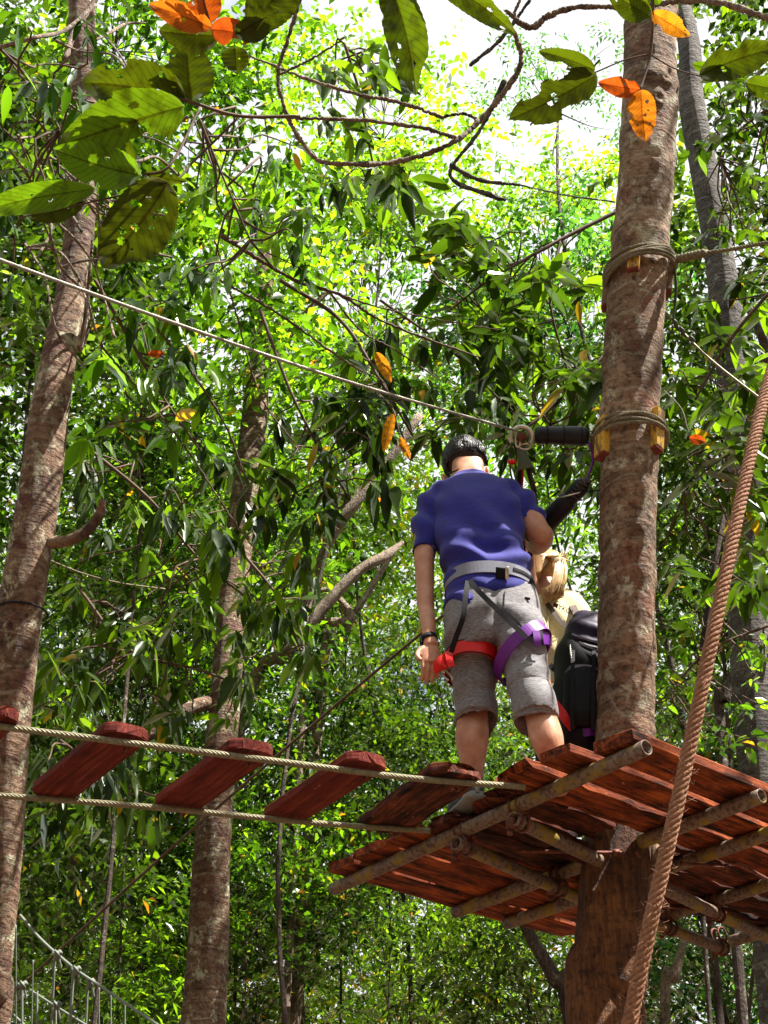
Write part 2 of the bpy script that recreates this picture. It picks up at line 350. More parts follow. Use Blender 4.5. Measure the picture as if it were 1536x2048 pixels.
def strand_mat(name, a, b_, rough):
    m, t, b = M(name); at = nd(t, 'ShaderNodeAttribute', attribute_name='tint'); r = ramp(t, [(0, a), (1, b_)]); t.links.new(at.outputs['Fac'], r.inputs[0]); t.links.new(r.outputs[0], b.inputs['Base Color']); b.inputs['Roughness'].default_value = rough; return m
MAT['hair'] = strand_mat('black_hair', (.003, .002, .003), (.10, .075, .085), .38)  # light end of the ramp is sheen put into the strand colour
MAT['stubble'] = hair_mat('shaved_hair', (.055, .032, .024), (.09, .05, .035), .7)
MAT['blond'] = hair_mat('blond_hair', (.36, .20, .07), (.68, .47, .22), .36)
def leaf_mat(name, stops, trans=2.3, gloss=.27, tw=.52, veins=False, tcol=None):
    m = bpy.data.materials.new(name); m.use_nodes = True; t = m.node_tree; t.nodes.clear(); lk = t.links.new
    at = nd(t, 'ShaderNodeAttribute', attribute_name='tint'); r = ramp(t, stops); lk(at.outputs['Fac'], r.inputs[0]); col = r.outputs[0]
    ga = None
    if veins:
        au = nd(t, 'ShaderNodeAttribute', attribute_name='lu'); av = nd(t, 'ShaderNodeAttribute', attribute_name='lv')
        ab = nd(t, 'ShaderNodeMath', operation='ABSOLUTE'); lk(av.outputs['Fac'], ab.inputs[0])
        mm = nd(t, 'ShaderNodeMath', operation='MULTIPLY_ADD'); lk(ab.outputs[0], mm.inputs[0]); mm.inputs[1].default_value = -.22; lk(au.outputs['Fac'], mm.inputs[2])
        m13 = nd(t, 'ShaderNodeMath', operation='MULTIPLY'); lk(mm.outputs[0], m13.inputs[0]); m13.inputs[1].default_value = 13
        fr = nd(t, 'ShaderNodeMath', operation='PINGPONG'); lk(m13.outputs[0], fr.inputs[0]); fr.inputs[1].default_value = .5
        vr = ramp(t, [(.04, (.38, .40, .30)), (.16, (1, 1, 1))]); lk(fr.outputs[0], vr.inputs[0])
        mr = ramp(t, [(.03, (.45, .28, .2)), (.07, (1, 1, 1))]); lk(ab.outputs[0], mr.inputs[0])
        col = mixc(t, .5, col, vr.outputs[0], 'MULTIPLY'); col = mixc(t, .8, col, mr.outputs[0], 'MULTIPLY')
        v = coords(t); bl = noise(t, v, 30, 5, .6); br = ramp(t, [(.34, (.45, .35, .2)), (.5, (1, 1, 1))]); lk(bl, br.inputs[0]); col = mixc(t, .8, col, br.outputs[0], 'MULTIPLY')
    d = nd(t, 'ShaderNodeBsdfDiffuse', Roughness=.4); lk(col, d.inputs['Color'])
    tr = nd(t, 'ShaderNodeBsdfTranslucent'); tc_ = mixc(t, 1.0, col, tcol or (trans*1.32, trans*1.45, trans*.34), 'MULTIPLY'); lk(tc_, tr.inputs['Color'])
    m1 = nd(t, 'ShaderNodeMixShader'); m1.inputs[0].default_value = tw; lk(d.outputs[0], m1.inputs[1]); lk(tr.outputs[0], m1.inputs[2])
    gl = nd(t, 'ShaderNodeBsdfGlossy', Roughness=gloss); gl.inputs['Color'].default_value = (.9, 1, .85, 1)
    fz = nd(t, 'ShaderNodeFresnel', IOR=1.4); fk = nd(t, 'ShaderNodeMath', operation='MULTIPLY'); fk.inputs[1].default_value = .34; lk(fz.outputs[0], fk.inputs[0]); m2 = nd(t, 'ShaderNodeMixShader'); lk(fk.outputs[0], m2.inputs[0]); lk(m1.outputs[0], m2.inputs[1]); lk(gl.outputs[0], m2.inputs[2])
    o = nd(t, 'ShaderNodeOutputMaterial'); lk(m2.outputs[0], o.inputs['Surface']); return m
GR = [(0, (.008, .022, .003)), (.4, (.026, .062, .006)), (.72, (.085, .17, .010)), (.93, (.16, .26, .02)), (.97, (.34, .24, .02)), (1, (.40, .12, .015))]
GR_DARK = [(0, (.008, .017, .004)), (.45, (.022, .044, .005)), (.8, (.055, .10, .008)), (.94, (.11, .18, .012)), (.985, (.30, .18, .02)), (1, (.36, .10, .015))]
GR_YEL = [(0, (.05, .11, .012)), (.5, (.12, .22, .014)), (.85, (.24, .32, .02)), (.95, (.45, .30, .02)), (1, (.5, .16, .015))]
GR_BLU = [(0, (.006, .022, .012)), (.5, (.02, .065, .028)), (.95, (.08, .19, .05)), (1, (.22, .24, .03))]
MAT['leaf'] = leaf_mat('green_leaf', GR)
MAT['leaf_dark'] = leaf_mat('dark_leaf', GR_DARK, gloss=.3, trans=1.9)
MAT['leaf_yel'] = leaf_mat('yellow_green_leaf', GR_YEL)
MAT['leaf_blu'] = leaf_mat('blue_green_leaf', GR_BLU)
MAT['leaf_olive'] = leaf_mat('olive_big_leaf', [(0, (.030, .034, .003)), (.5, (.060, .078, .005)), (1, (.10, .18, .010))], veins=True, gloss=.5, trans=1.15, tw=.5)
MAT['leaf_orange'] = leaf_mat('orange_big_leaf', [(0, (.34, .05, .01)), (.5, (.46, .12, .01)), (1, (.52, .24, .02))], veins=True, gloss=.5, tw=.55, tcol=(1.4, 1.2, .7))

# ------------------------------------------------------------------ foliage helpers
def leafset(pos, dr, up, Ln, Wd, tint, droop=.15, hi=False):
    """many pointed, folded leaves as one vertex / triangle array"""
    n = len(pos); dr = nrm(dr); sd = nrm(np.cross(dr, up)); nu = np.cross(sd, dr)
    Ln = np.broadcast_to(Ln, (n,))[:, None]; Wd = np.broadcast_to(Wd, (n,))[:, None]; droop = np.broadcast_to(droop, (n,))[:, None]
    st = [.45] if not hi else [.18, .45, .75]; wf = [1.] if not hi else [.72, 1., .62]
    dn = np.array([0, 0, -1.]); V = [pos]
    for s, wk in zip(st, wf):
        c = pos+dr*Ln*s+dn*droop*Ln*s*s
        V += [c+sd*Wd*.5*wk+nu*Wd*.13, c, c-sd*Wd*.5*wk+nu*Wd*.13]
    V.append(pos+dr*Ln+dn*droop*Ln); V = np.stack(V, 1); k = V.shape[1]; m = len(st)
    F = [(0, 1, 2), (0, 2, 3)]
    for i in range(m-1):
        a = 1+3*i; b = a+3
        F += [(a, b, b+1), (a, b+1, a+1), (a+1, b+1, b+2), (a+1, b+2, a+2)]
    a = 1+3*(m-1); F += [(a, k-1, a+1), (a+1, k-1, a+2)]
    F = (np.arange(n)[:, None, None]*k+np.array(F)[None]).reshape(-1, 3)
    return V.reshape(-1, 3), F, np.repeat(tint, k)
class LS:
    def __init__(s): s.V = []; s.F = []; s.T = []; s.n = 0
    def add(s, V, F, T): s.V.append(V); s.F.append(F+s.n); s.T.append(T); s.n += len(V)
    def build(s, name, mat, parent=None, loc=None):
        V = np.concatenate(s.V); F = np.concatenate(s.F); o = mk(name, (V, F), mat, parent, smooth=False, loc=loc)
        o.data.attributes.new('tint', 'FLOAT', 'POINT').data.foreach_set('value', np.clip(np.concatenate(s.T), 0, 1).astype('f')); return o
def cloud(ls, cen, rad, nspray, nleaf, Ln, asp=.42, droop=.35, tb=.4, tv=.22, hang=-.2, hi=False, rng=None):
    """sprays of leaves filling balls at cen (n,3) with radii rad"""
    rng = rng or RNG; n = len(cen); N = n*nspray
    c = np.repeat(cen, nspray, 0); r = np.repeat(np.broadcast_to(rad, (n,)), nspray)[:, None]
    ctb = np.repeat(rng.normal(0, .17, n), nspray)
    o = c+nrm(rng.normal(size=(N, 3)))*r*rng.uniform(.1, 1, (N, 1))**.6*np.array([1, 1, .7])
    sdir = nrm(rng.normal(size=(N, 3))*np.array([1, 1, .55])+np.array([0, 0, hang])); sl = rng.uniform(2.2, 3.6, (N, 1))*Ln
    t = np.linspace(0, 1, nleaf)[None, :, None]
    p = (o[:, None]+sdir[:, None]*sl[:, None]*t); K = N*nleaf
    side = nrm(np.cross(sdir, [0, 0, 1.])); sg = np.where(np.arange(nleaf) % 2 == 0, 1, -1)[None, :, None]
    ld = nrm(sdir[:, None]*.7+side[:, None]*sg*.8+rng.normal(0, .25, (N, nleaf, 3))); up = nrm(np.array([0, 0, 1.])+rng.normal(0, .42, (N, nleaf, 3)))
    L_ = Ln*rng.uniform(.6, 1.2, K); tint = tb+np.repeat(ctb, nleaf)+rng.normal(0, tv, K)
    tint = np.where(rng.uniform(size=K) < .012, rng.uniform(.95, 1, K), np.minimum(tint, .93))
    ls.add(*leafset(p.reshape(-1, 3), ld.reshape(-1, 3), up.reshape(-1, 3), L_, L_*asp, tint, droop, hi))
def limb(g, a, b, ra, rb, wob=.06, n=10, sides=6, rng=None):
    rng = rng or RNG; a = np.asarray(a, float); b = np.asarray(b, float); d = np.linalg.norm(b-a)
    k = np.array([a, a+(b-a)*.33+rng.normal(size=3)*d*wob, a+(b-a)*.68+rng.normal(size=3)*d*wob, b]); P = spline(k, n)
    tube(g, P, np.linspace(ra, rb, n), sides); return P
def trunk_mesh(P, R, n=260, sides=56, rough=.035, rings=.012, seed=1, knots=0):
    s = spline(np.c_[P, R], n); g = G(); rr = np.random.default_rng(seed)
    L_ = np.r_[0, np.cumsum(np.linalg.norm(np.diff(s[:, :3], axis=0), axis=1))]
    ph = rr.uniform(0, 6.28, 12); kn = [(rr.uniform(0, L_[-1]), rr.uniform(0, 6.28), rr.uniform(.015, .035)) for _ in range(knots)]
    def fn(m, th):
        l = L_[:, None]; t = th[None, :]
        k = 1+rough*(np.sin(2*t+l*1.3+ph[0])+.6*np.sin(3*t-l*2.1+ph[1])+.35*np.sin(5*t+l*4+ph[2]))
        ll = l+.012*np.sin(t+ph[3])+.01*np.sin(2*t+ph[4]); q = ll*14+2*np.sin(ll*3.1+ph[5])
        k = k+rings*np.abs(np.sin(q))**6+rings*.5*np.sin(ll*37+ph[6]+np.sin(3*t))+.006*np.sin(9*t+ll*11)*np.sin(ll*23+ph[7])
        for a, b, c in kn:
            dt = (t-b+np.pi) % (2*np.pi)-np.pi; k = k-.16*np.exp(-((l-a)/c)**2-(dt/(c*7))**2)+.10*np.exp(-((l-a)/(c*2))**2-(dt/(c*14))**2)
        return k
    tube(g, s[:, :3], s[:, 3], sides, fn=fn); return g
def tree(label, cx, cy, d, rx, rz, ncl, Ln, mat, tr=.12, lean=0., tb=.4, seed=0, group='broadleaf trees of the forest behind', barkm='bark_far', clr=.45, spray=11, cat='tree', ground=True, hang=-.2, asp=.42, off=0., name='forest_tree'):
    rng = np.random.default_rng(seed+100); c = PD(cx, cy, d); asp = (.40, .58, .34, .68, .46)[seed % 5]; Ln *= (1, .95, 1.2, .8, 1.1)[seed % 5]; tb -= .06; base = np.array([c[0]+lean+off, c[1]+rng.uniform(-.3, .3), 0])
    t = thing(name, label, cat, base, group); g = G()
    top = c+np.array([0, 0, rz*.35]); tr *= .25; P = limb(g, base, top, tr, tr*.3, .03, 26, 12, rng)
    q = nrm(rng.normal(size=(ncl, 3)))*rng.uniform(.15, 1, (ncl, 1))**.5; cen = c+q*np.array([rx, rx, rz])
    for k in range(ncl):
        e = cen[k]; i = int(np.clip(np.argmin(abs(P[:, 2]-(e[2]-rx*.45))), 3, len(P)-2)); limb(g, P[i], e, tr*.25, tr*.04, .07, 7, 5, rng)
    mk('trunk', g, MAT[barkm], t); ls = LS(); cloud(ls, cen, clr, spray, 7, Ln, tb=tb, rng=rng, hang=hang, asp=asp); ls.build('crown', MAT[mat], t); return t

# ------------------------------------------------------------------ ground and distant woodland
n = 81; xs = np.linspace(-400, 400, n); X, Y = np.meshgrid(xs, xs); Z = -.05+.25*np.sin(X*.11)*np.cos(Y*.09); Z = np.where(np.hypot(X, Y-6) < 8, Z*.1, Z)
F = [(i*n+j, i*n+j+1, (i+1)*n+j+1, (i+1)*n+j) for i in range(n-1) for j in range(n-1)]
o = mk('ground', (np.stack([X.ravel(), Y.ravel(), Z.ravel()], 1), F), MAT['litter'], loc=(0, 0, 0)); o['kind'] = 'structure'
ls = LS(); rw = np.random.default_rng(5)
NW = 1700
wx = rw.uniform(-150, 1690, NW); wy = rw.uniform(700, 2250, NW); wd = rw.uniform(22, 34, NW)
keep = rw.uniform(size=NW) < np.clip((wy-660)/500, .2, 1); wx, wy, wd = wx[keep], wy[keep], wd[keep]
cen = np.array([PD(a, b, c) for a, b, c in zip(wx, wy, wd)]); cen = cen[cen[:, 2] > .6]
cloud(ls, cen, 1.1, 14, 7, .21, tb=.34, tv=.26, rng=rw)
tag(ls.build('distant_woodland', MAT['leaf'], loc=(0, 26, 0)), 'dense mass of far-off green forest filling the background', 'woodland', kind='stuff')

ls = LS(); rw = np.random.default_rng(6); NB = 1500  # unseen ring of foliage added around the camera to cut sky light
az = rw.uniform(math.radians(32), math.radians(328), NB); rr_ = rw.uniform(13, 19, NB); zz_ = rw.uniform(.5, 1, NB)*0+rw.uniform(.3, 17, NB)
cloud(ls, np.stack([rr_*np.sin(az), rr_*np.cos(az), zz_], 1), 1.3, 9, 6, .42, tb=.35, tv=.22, rng=rw)
tag(ls.build('unseen_shade_woodland', MAT['leaf_dark'], loc=(0, -16, 0)), 'unseen green forest wall added around the camera to block sky light', 'woodland', kind='stuff')

# individual trees behind (crown centre px, distance, radii)
TR = [
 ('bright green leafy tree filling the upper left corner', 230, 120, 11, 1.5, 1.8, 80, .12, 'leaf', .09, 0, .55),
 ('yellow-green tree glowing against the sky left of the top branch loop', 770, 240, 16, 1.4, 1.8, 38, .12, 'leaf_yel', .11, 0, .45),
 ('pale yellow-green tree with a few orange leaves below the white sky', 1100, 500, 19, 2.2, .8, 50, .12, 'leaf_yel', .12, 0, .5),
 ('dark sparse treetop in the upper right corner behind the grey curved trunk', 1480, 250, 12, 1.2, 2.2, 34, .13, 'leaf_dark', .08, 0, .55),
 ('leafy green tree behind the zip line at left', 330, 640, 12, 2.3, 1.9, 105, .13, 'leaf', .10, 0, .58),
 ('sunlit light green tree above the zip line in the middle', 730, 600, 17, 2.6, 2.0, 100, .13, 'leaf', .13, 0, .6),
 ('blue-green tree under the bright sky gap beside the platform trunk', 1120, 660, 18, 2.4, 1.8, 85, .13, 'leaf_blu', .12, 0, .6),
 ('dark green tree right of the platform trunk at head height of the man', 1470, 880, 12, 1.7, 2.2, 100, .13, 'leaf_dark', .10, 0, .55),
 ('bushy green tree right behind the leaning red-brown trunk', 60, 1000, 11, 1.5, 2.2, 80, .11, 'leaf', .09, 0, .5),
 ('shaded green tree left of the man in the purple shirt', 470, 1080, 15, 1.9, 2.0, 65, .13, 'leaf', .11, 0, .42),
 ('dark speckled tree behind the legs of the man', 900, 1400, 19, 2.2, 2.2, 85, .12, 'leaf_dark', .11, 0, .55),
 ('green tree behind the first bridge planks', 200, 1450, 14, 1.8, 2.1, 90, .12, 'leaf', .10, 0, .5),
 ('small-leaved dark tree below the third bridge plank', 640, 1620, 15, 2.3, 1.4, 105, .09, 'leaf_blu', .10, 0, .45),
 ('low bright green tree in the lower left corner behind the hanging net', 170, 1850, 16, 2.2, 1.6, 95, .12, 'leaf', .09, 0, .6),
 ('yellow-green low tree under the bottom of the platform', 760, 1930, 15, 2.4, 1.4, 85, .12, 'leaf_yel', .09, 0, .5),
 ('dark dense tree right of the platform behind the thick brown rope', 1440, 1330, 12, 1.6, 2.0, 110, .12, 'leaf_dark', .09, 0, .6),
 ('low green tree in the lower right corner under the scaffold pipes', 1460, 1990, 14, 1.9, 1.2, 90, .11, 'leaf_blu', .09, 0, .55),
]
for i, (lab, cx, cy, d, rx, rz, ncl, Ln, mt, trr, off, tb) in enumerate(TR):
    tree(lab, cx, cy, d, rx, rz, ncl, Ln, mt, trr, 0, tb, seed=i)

UN = [
 ('sparse twiggy treetop against the white sky left of the trunk top', 1120, 190, 20, 1.4, 1.3, 13, .10, 'leaf_blu', .2, 0, .6),

 ('leafy dark shrub crown low behind the leaning trunk', 60, 1650, 10, 1.3, 1.5, 70, .11, 'leaf_dark', .06, 0, .5),
 ('green shrub crown between the thick trunk and the leaning trunk below the bridge', 250, 1720, 13, 1.5, 1.3, 75, .11, 'leaf', .06, 0, .55),
 ('shaded green undergrowth tree in the bottom centre left', 520, 1900, 13, 1.6, 1.2, 80, .11, 'leaf', .06, 0, .45),
 ('dark small-leaved tree behind the end of the lower bridge cable', 760, 1560, 14, 1.7, 1.2, 85, .10, 'leaf_dark', .07, 0, .6),
 ('dark undergrowth crown at the bottom just left of the platform post', 1010, 1960, 12.5, 1.3, 1.1, 70, .11, 'leaf_dark', .06, 0, .65),
 ('green tree filling the gap left of the purple shirt', 700, 1060, 17, 1.9, 1.5, 50, .12, 'leaf_yel', .08, 0, .65),
 ('bright leafy sapling crown in front of the thin trunks at bottom left', 200, 1960, 11, 1.2, .9, 70, .10, 'leaf', .05, 0, .7),
 ('green sapling crown between the bridge and the thick pink-patched trunk base', 480, 1760, 12, 1.1, 1.2, 60, .10, 'leaf', .05, 0, .5),
 ('dark leafy tree just right of the lower platform trunk', 1330, 1620, 15, 1.6, 1.6, 70, .11, 'leaf_dark', .07, 0, .5),
 ('dense green tree left of the thick pink-patched trunk behind the bridge', 330, 1230, 13, 1.7, 1.5, 80, .12, 'leaf', .07, 0, .45),
 ('leafy dark tree behind the upper leaning trunk at the left edge', 30, 420, 9, 1.2, 1.6, 70, .11, 'leaf_dark', .06, 0, .6)]
for i, (lab, cx, cy, d, rx, rz, ncl, Ln, mt, trr, off, tb) in enumerate(UN):
    tree(lab, cx, cy, d, rx, rz, ncl, Ln, mt, trr, 0, tb, seed=50+i)

# named trunks seen in the background
def pole_tree(label, pts, bk, name='forest_tree', n=120, sides=24, limbs=(), crown=None, grp=None, seed=0, knots=4):
    """pts rows: px x, px y, distance, px width"""
    P = np.array([PD(x, y, d) for x, y, d, w in pts]); R = np.array([w/2*d/FPX for x, y, d, w in pts])
    T = P[0]-np.clip((P[1]-P[0])/max(1e-6, (P[1]-P[0])[2])*P[0][2], -.35, .35); T[2] = -.02     # continue down to the ground
    P = np.vstack([T, P]); R = np.r_[R[0]*1.12, R]
    t = thing(name, label, 'tree', T, grp); g = trunk_mesh(P, R, n, sides, seed=seed, knots=knots)
    for (q, end_r) in limbs:
        Q = np.array([PD(x, y, d) for x, y, d, w in q]); W = [w/2*d/FPX for x, y, d, w in q]
        s = spline(np.c_[Q, W], 30); tube(g, s[:, :3], s[:, 3], 10)
    mk('trunk', g, MAT[bk], t)
    if crown: 
        ls = LS(); rr = np.random.default_rng(seed+50); cc, rad, nc, Ln, mt, tb = crown
        q = nrm(rr.normal(size=(nc, 3)))*rr.uniform(.2, 1, (nc, 1))**.5; cloud(ls, np.array(cc)+q*np.array(rad), .4, 9, 7, Ln, tb=tb, rng=rr); ls.build('crown', MAT[mt], t)
    return t
pole_tree('thick straight trunk with pink sunlit patches behind the bridge', [(405, 2048, 9.3, 88), (425, 1700, 9.7, 76), (450, 1400, 10.2, 62), (470, 1150, 10.8, 55), (500, 920, 11.4, 54), (520, 700, 12.2, 44), (535, 480, 13, 34)], 'bark_left',
    limbs=[([(455, 1400, 10.3, 26), (390, 1412, 10, 28), (330, 1450, 9.8, 24), (230, 1520, 9.6, 12)], 0), ([(520, 760, 12, 22), (600, 640, 12.3, 14), (680, 560, 12.6, 8)], 0)], seed=3)
pole_tree('dark grey curved trunk rising behind the platform tree at right', [(1500, 1300, 8.2, 80), (1490, 950, 8.6, 74), (1462, 700, 9, 68), (1440, 520, 9.3, 56), (1408, 340, 9.7, 52), (1382, 200, 10, 50), (1378, 90, 10.3, 44), (1350, -40, 10.8, 38)], 'bark_grey',
    limbs=[([(1495, 900, 8.6, 34), (1525, 760, 8.4, 26), (1530, 690, 8.3, 22), (1490, 600, 8.3, 14)], 0)], seed=4, knots=8)
pole_tree('leaning limb tree with orange-lit diagonal trunk left of the man', [(470, 1500, 12.5, 28), (590, 1290, 12.6, 25), (660, 1200, 12.8, 24), (720, 1140, 13, 20), (770, 1112, 13.2, 20), (805, 1085, 13.5, 8)], 'pale_branch',
    limbs=[([(560, 1330, 12.6, 16), (650, 1100, 12.9, 20), (715, 1000, 13.1, 24), (770, 930, 13.4, 18), (840, 830, 13.8, 16)], 0),
           ([(590, 1290, 12.6, 16), (640, 1180, 13, 12), (700, 1240, 13, 22), (580, 1240, 12.8, 12)], 0)], seed=5)
for i, (lab, p) in enumerate([
  ('pale slim trunk just left of the raised limb behind the man', [(605, 1420, 13.5, 14), (608, 1300, 13.6, 13), (612, 1180, 13.8, 11), (622, 1120, 14, 8)]),
  ('slim forked pale trunk in the bright gap left of the wristwatch', [(640, 1400, 14, 22), (680, 1280, 14.2, 18), (740, 1180, 14.4, 12), (790, 1100, 14.6, 8)]),
  ('slim dark trunk with a lit edge in the bottom middle left', [(300, 2048, 12, 15), (312, 1800, 12.3, 17), (318, 1600, 12.6, 14), (322, 1420, 13, 9)]),
  ('grey sunlit trunk behind the hanging net in the lower left', [(125, 1960, 11, 30), (140, 1840, 11.2, 26), (150, 1700, 11.6, 22), (158, 1560, 12, 16)]),
  ('short brown trunk at the bottom between net and platform', [(598, 2048, 12.5, 26), (592, 1950, 12.6, 24), (588, 1840, 12.8, 16), (586, 1700, 13, 8)]),
  ('bent tree with forked limbs under the left half of the platform', [(1140, 2048, 10, 26), (1110, 1960, 10.2, 30), (1060, 1870, 10.4, 26), (1020, 1790, 10.6, 18)]),
  ('pale stem at the lower right beyond the platform post', [(1330, 2048, 12, 20), (1350, 1950, 12.2, 22), (1368, 1880, 12.5, 14)]),
  ('reddish crooked trunk right of the thick brown rope', [(1445, 1520, 9.5, 20), (1450, 1400, 9.7, 22), (1478, 1330, 9.9, 24), (1500, 1260, 10.2, 22), (1540, 1180, 10.5, 16)]),
  ('dark vine-covered trunk crossing behind the brown rope', [(1385, 1480, 9, 9), (1400, 1320, 9.2, 11), (1430, 1130, 9.4, 12), (1455, 960, 9.8, 10), (1410, 850, 10, 8)]),
 ]): pole_tree(lab, p, 'pale_branch' if 'pale' in lab else 'bark_far', 'slim_tree', 60, 12, grp='slim trunks among the background trees', seed=20+i, knots=2)

# ------------------------------------------------------------------ left leaning tree
lt = pole_tree('leaning red-brown trunk with pale lichen along the left edge', [(-30, 2150, 4.7, 76), (-18, 1950, 4.75, 80), (2, 1700, 4.8, 86), (18, 1450, 4.9, 88), (44, 1200, 5.0, 86), (76, 1000, 5.12, 80), (102, 800, 5.28, 72), (122, 690, 5.4, 64), (142, 590, 5.55, 60), (158, 470, 5.7, 58), (168, 300, 5.9, 56), (169, 150, 6.1, 55), (164, 20, 6.3, 55), (168, -150, 6.6, 50)],
    'bark_left', 'leaning_tree', 420, 64, limbs=[([(100, 1085, 5.05, 26), (140, 1080, 5.0, 24), (175, 1060, 5.0, 22), (198, 1030, 5.0, 20), (205, 1000, 5.0, 14)], 0),
    ([(150, 700, 5.4, 30), (170, 660, 5.4, 18), (176, 580, 5.4, 8), (185, 480, 5.4, 6)], 0)], seed=11, knots=3)
g = G(); Pc = PD(42, 1226, 5.0); th = np.linspace(0, 2*np.pi, 40)
tube(g, Pc+np.stack([.104*np.cos(th), .104*np.sin(th), .01*np.sin(th)], 1), .004, 6)
tag(mk('binding_wire', g, MAT['blackweb']), 'thin dark wire tied round the leaning left trunk', 'wire')

# vines climbing the left trunk
def vine(label, paths, mat='twig', name='vine', cat='vine', leaves=None, group=None):
    g = G()
    for q in paths:
        s = spline(np.array([[*PD(x, y, d), w/2*d/FPX] for x, y, d, w in q]), 14*len(q)); tube(g, s[:, :3], s[:, 3], 7)
    return tag(mk(name, g, MAT[mat]), label, cat, group)
rv = np.random.default_rng(3); P_ = []
for k in range(26):
    x = rv.uniform(0, 190); y = rv.uniform(-20, 560); q = []; a = rv.uniform(-.6, .9); 
    for s in range(5):
        q.append((x, y, 5.2+.25*math.sin(k+s), rv.uniform(3, 7))); x += 55*math.cos(a)+rv.uniform(-15, 15); y += 60*math.sin(a)+rv.uniform(-10, 30); a += rv.uniform(-.5, .7)
    P_.append(q)
P_.append([(-20, 100, 5, 9), (70, 75, 5, 9), (130, 60, 5.3, 8), (190, 10, 5.5, 8)]); P_.append([(130, 120, 5.4, 14), (150, 60, 5.5, 12), (190, 0, 5.6, 12), (200, -40, 5.6, 10)])
vine('tangle of thin pale vines round the leaning left trunk near the top', P_, 'pale_branch', 'vine_tangle')

# ------------------------------------------------------------------ platform tree
TP = [(1213, 2300, 4.25, 152), (1214, 2048, 4.42, 144), (1220, 1900, 4.55, 134), (1228, 1750, 4.70, 128), (1240, 1600, 4.84, 122), (1248, 1470, 4.96, 118), (1253, 1300, 5.05, 116), (1256, 1100, 5.15, 114), (1258, 950, 5.22, 116), (1260, 860, 5.28, 118), (1268, 700, 5.40, 116), (1277, 560, 5.52, 112), (1288, 400, 5.65, 106), (1296, 230, 5.8, 104), (1300, 80, 5.95, 98), (1306, -100, 6.15, 92)]
def trunk_at(y):
    a = np.array(TP)[::-1]; return PD(np.interp(y, a[:, 1], a[:, 0]), y, np.interp(y, a[:, 1], a[:, 2])), np.interp(y, a[:, 1], a[:, 3])/2*np.interp(y, a[:, 1], a[:, 2])/FPX
b0, r0 = trunk_at(2100); base = np.array([b0[0]-.02, b0[1]-.02, -.02])
pt = thing('platform_tree', 'tall ringed brown trunk that carries the wooden platform', 'tree', base)
ys = [1600, 1520, 1450, 1300, 1100, 950, 860, 700, 560, 400, 230, 80, -100]; q = [trunk_at(y) for y in ys]
mk('trunk', trunk_mesh(np.array([a for a, r in q]), np.array([r for a, r in q]), 620, 96, rough=.045, rings=.022, seed=9, knots=60), MAT['bark_main'], pt)
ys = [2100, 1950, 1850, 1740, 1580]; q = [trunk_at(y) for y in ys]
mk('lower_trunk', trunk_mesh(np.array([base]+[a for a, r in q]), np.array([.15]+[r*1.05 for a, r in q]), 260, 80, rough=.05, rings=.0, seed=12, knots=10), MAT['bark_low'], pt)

# ------------------------------------------------------------------ platform
uu = np.array([.762, .647, 0]); uu /= np.linalg.norm(uu); vv = np.array([-uu[1], uu[0], 0]); zz = np.array([0, 0, 1.])
PO = PZ(1262, 1480, 1.66)
def pl(u, v, z=0): return PO+uu*u+vv*v+zz*z               # platform coordinates, z from the underside of the boards
plat = thing('tree_platform', 'wooden deck on rusty scaffold pipes fixed round the tree trunk', 'platform', pl(.67, .67, -.12))
def board(name, u0, u1, v0, v1, th, mat, parent, z0=0, rag=.0, seed=0, round_=0., fr=None, tw=0):
    """a sawn board: rounded edges, chipped or worn ends, slight warp"""
    fr = fr or pl; r = np.random.default_rng(seed); n = max(10, int((u1-u0)/.012)); us = np.linspace(0, 1, n); m = 16
    L_ = u1-u0; prof = [(-1, .15), (-1, .85), (-.94, 1), (-.5, 1), (0, 1), (.5, 1), (.94, 1), (1, .85), (1, .15), (.94, 0), (.5, 0), (.2, 0), (-.1, 0), (-.45, 0), (-.75, 0), (-.94, 0)]
    vc, hw = (v0+v1)/2, (v1-v0)/2; V = []; ph = r.uniform(0, 6.28, 8)
    ragv = r.uniform(-1, 1, m)*rag
    for k, s in enumerate(us):
        d0, d1 = s*L_, (1-s)*L_; e = min(d0, d1); sh = 1-round_*max(0, 1-e/.035)**2
        if k == 0: AT = []
        edge = 1+rag*(.5*math.sin(s*L_*9+ph[0])+.3*math.sin(s*L_*31+ph[1]))
        for j, (a, b) in enumerate(prof):
            uo = u0+s*L_+(ragv[j] if k == 0 else (ragv[(j*5) % m] if k == n-1 else 0)); 
            chew = rag*.30*max(0, math.sin(s*L_*23+ph[2]+(0 if a > 0 else 2.4)))**3
            AT.append((s*L_+seed*3.7, a*hw+seed, b*th+seed*.31)); V.append(fr(uo, vc+a*hw*sh*edge-np.sign(a)*chew*abs(a), z0+b*th+.004*math.sin(s*L_*4+ph[3]+a)+tw*a*(s-.5)+(rag*.05*math.sin(s*L_*26+a*5+ph[4]) if b < .5 else 0)))
    F = [(i*m+j, i*m+(j+1) % m, (i+1)*m+(j+1) % m, (i+1)*m+j) for i in range(n-1) for j in range(m)]+[tuple(range(m))[::-1], tuple(range((n-1)*m, n*m))]
    AT = np.array(AT); g = G(); g.add(V, F, lu=AT[:, 0], lv=AT[:, 1], lz=AT[:, 2]); o = mk(name, g, MAT[mat], parent, smooth=False); return o
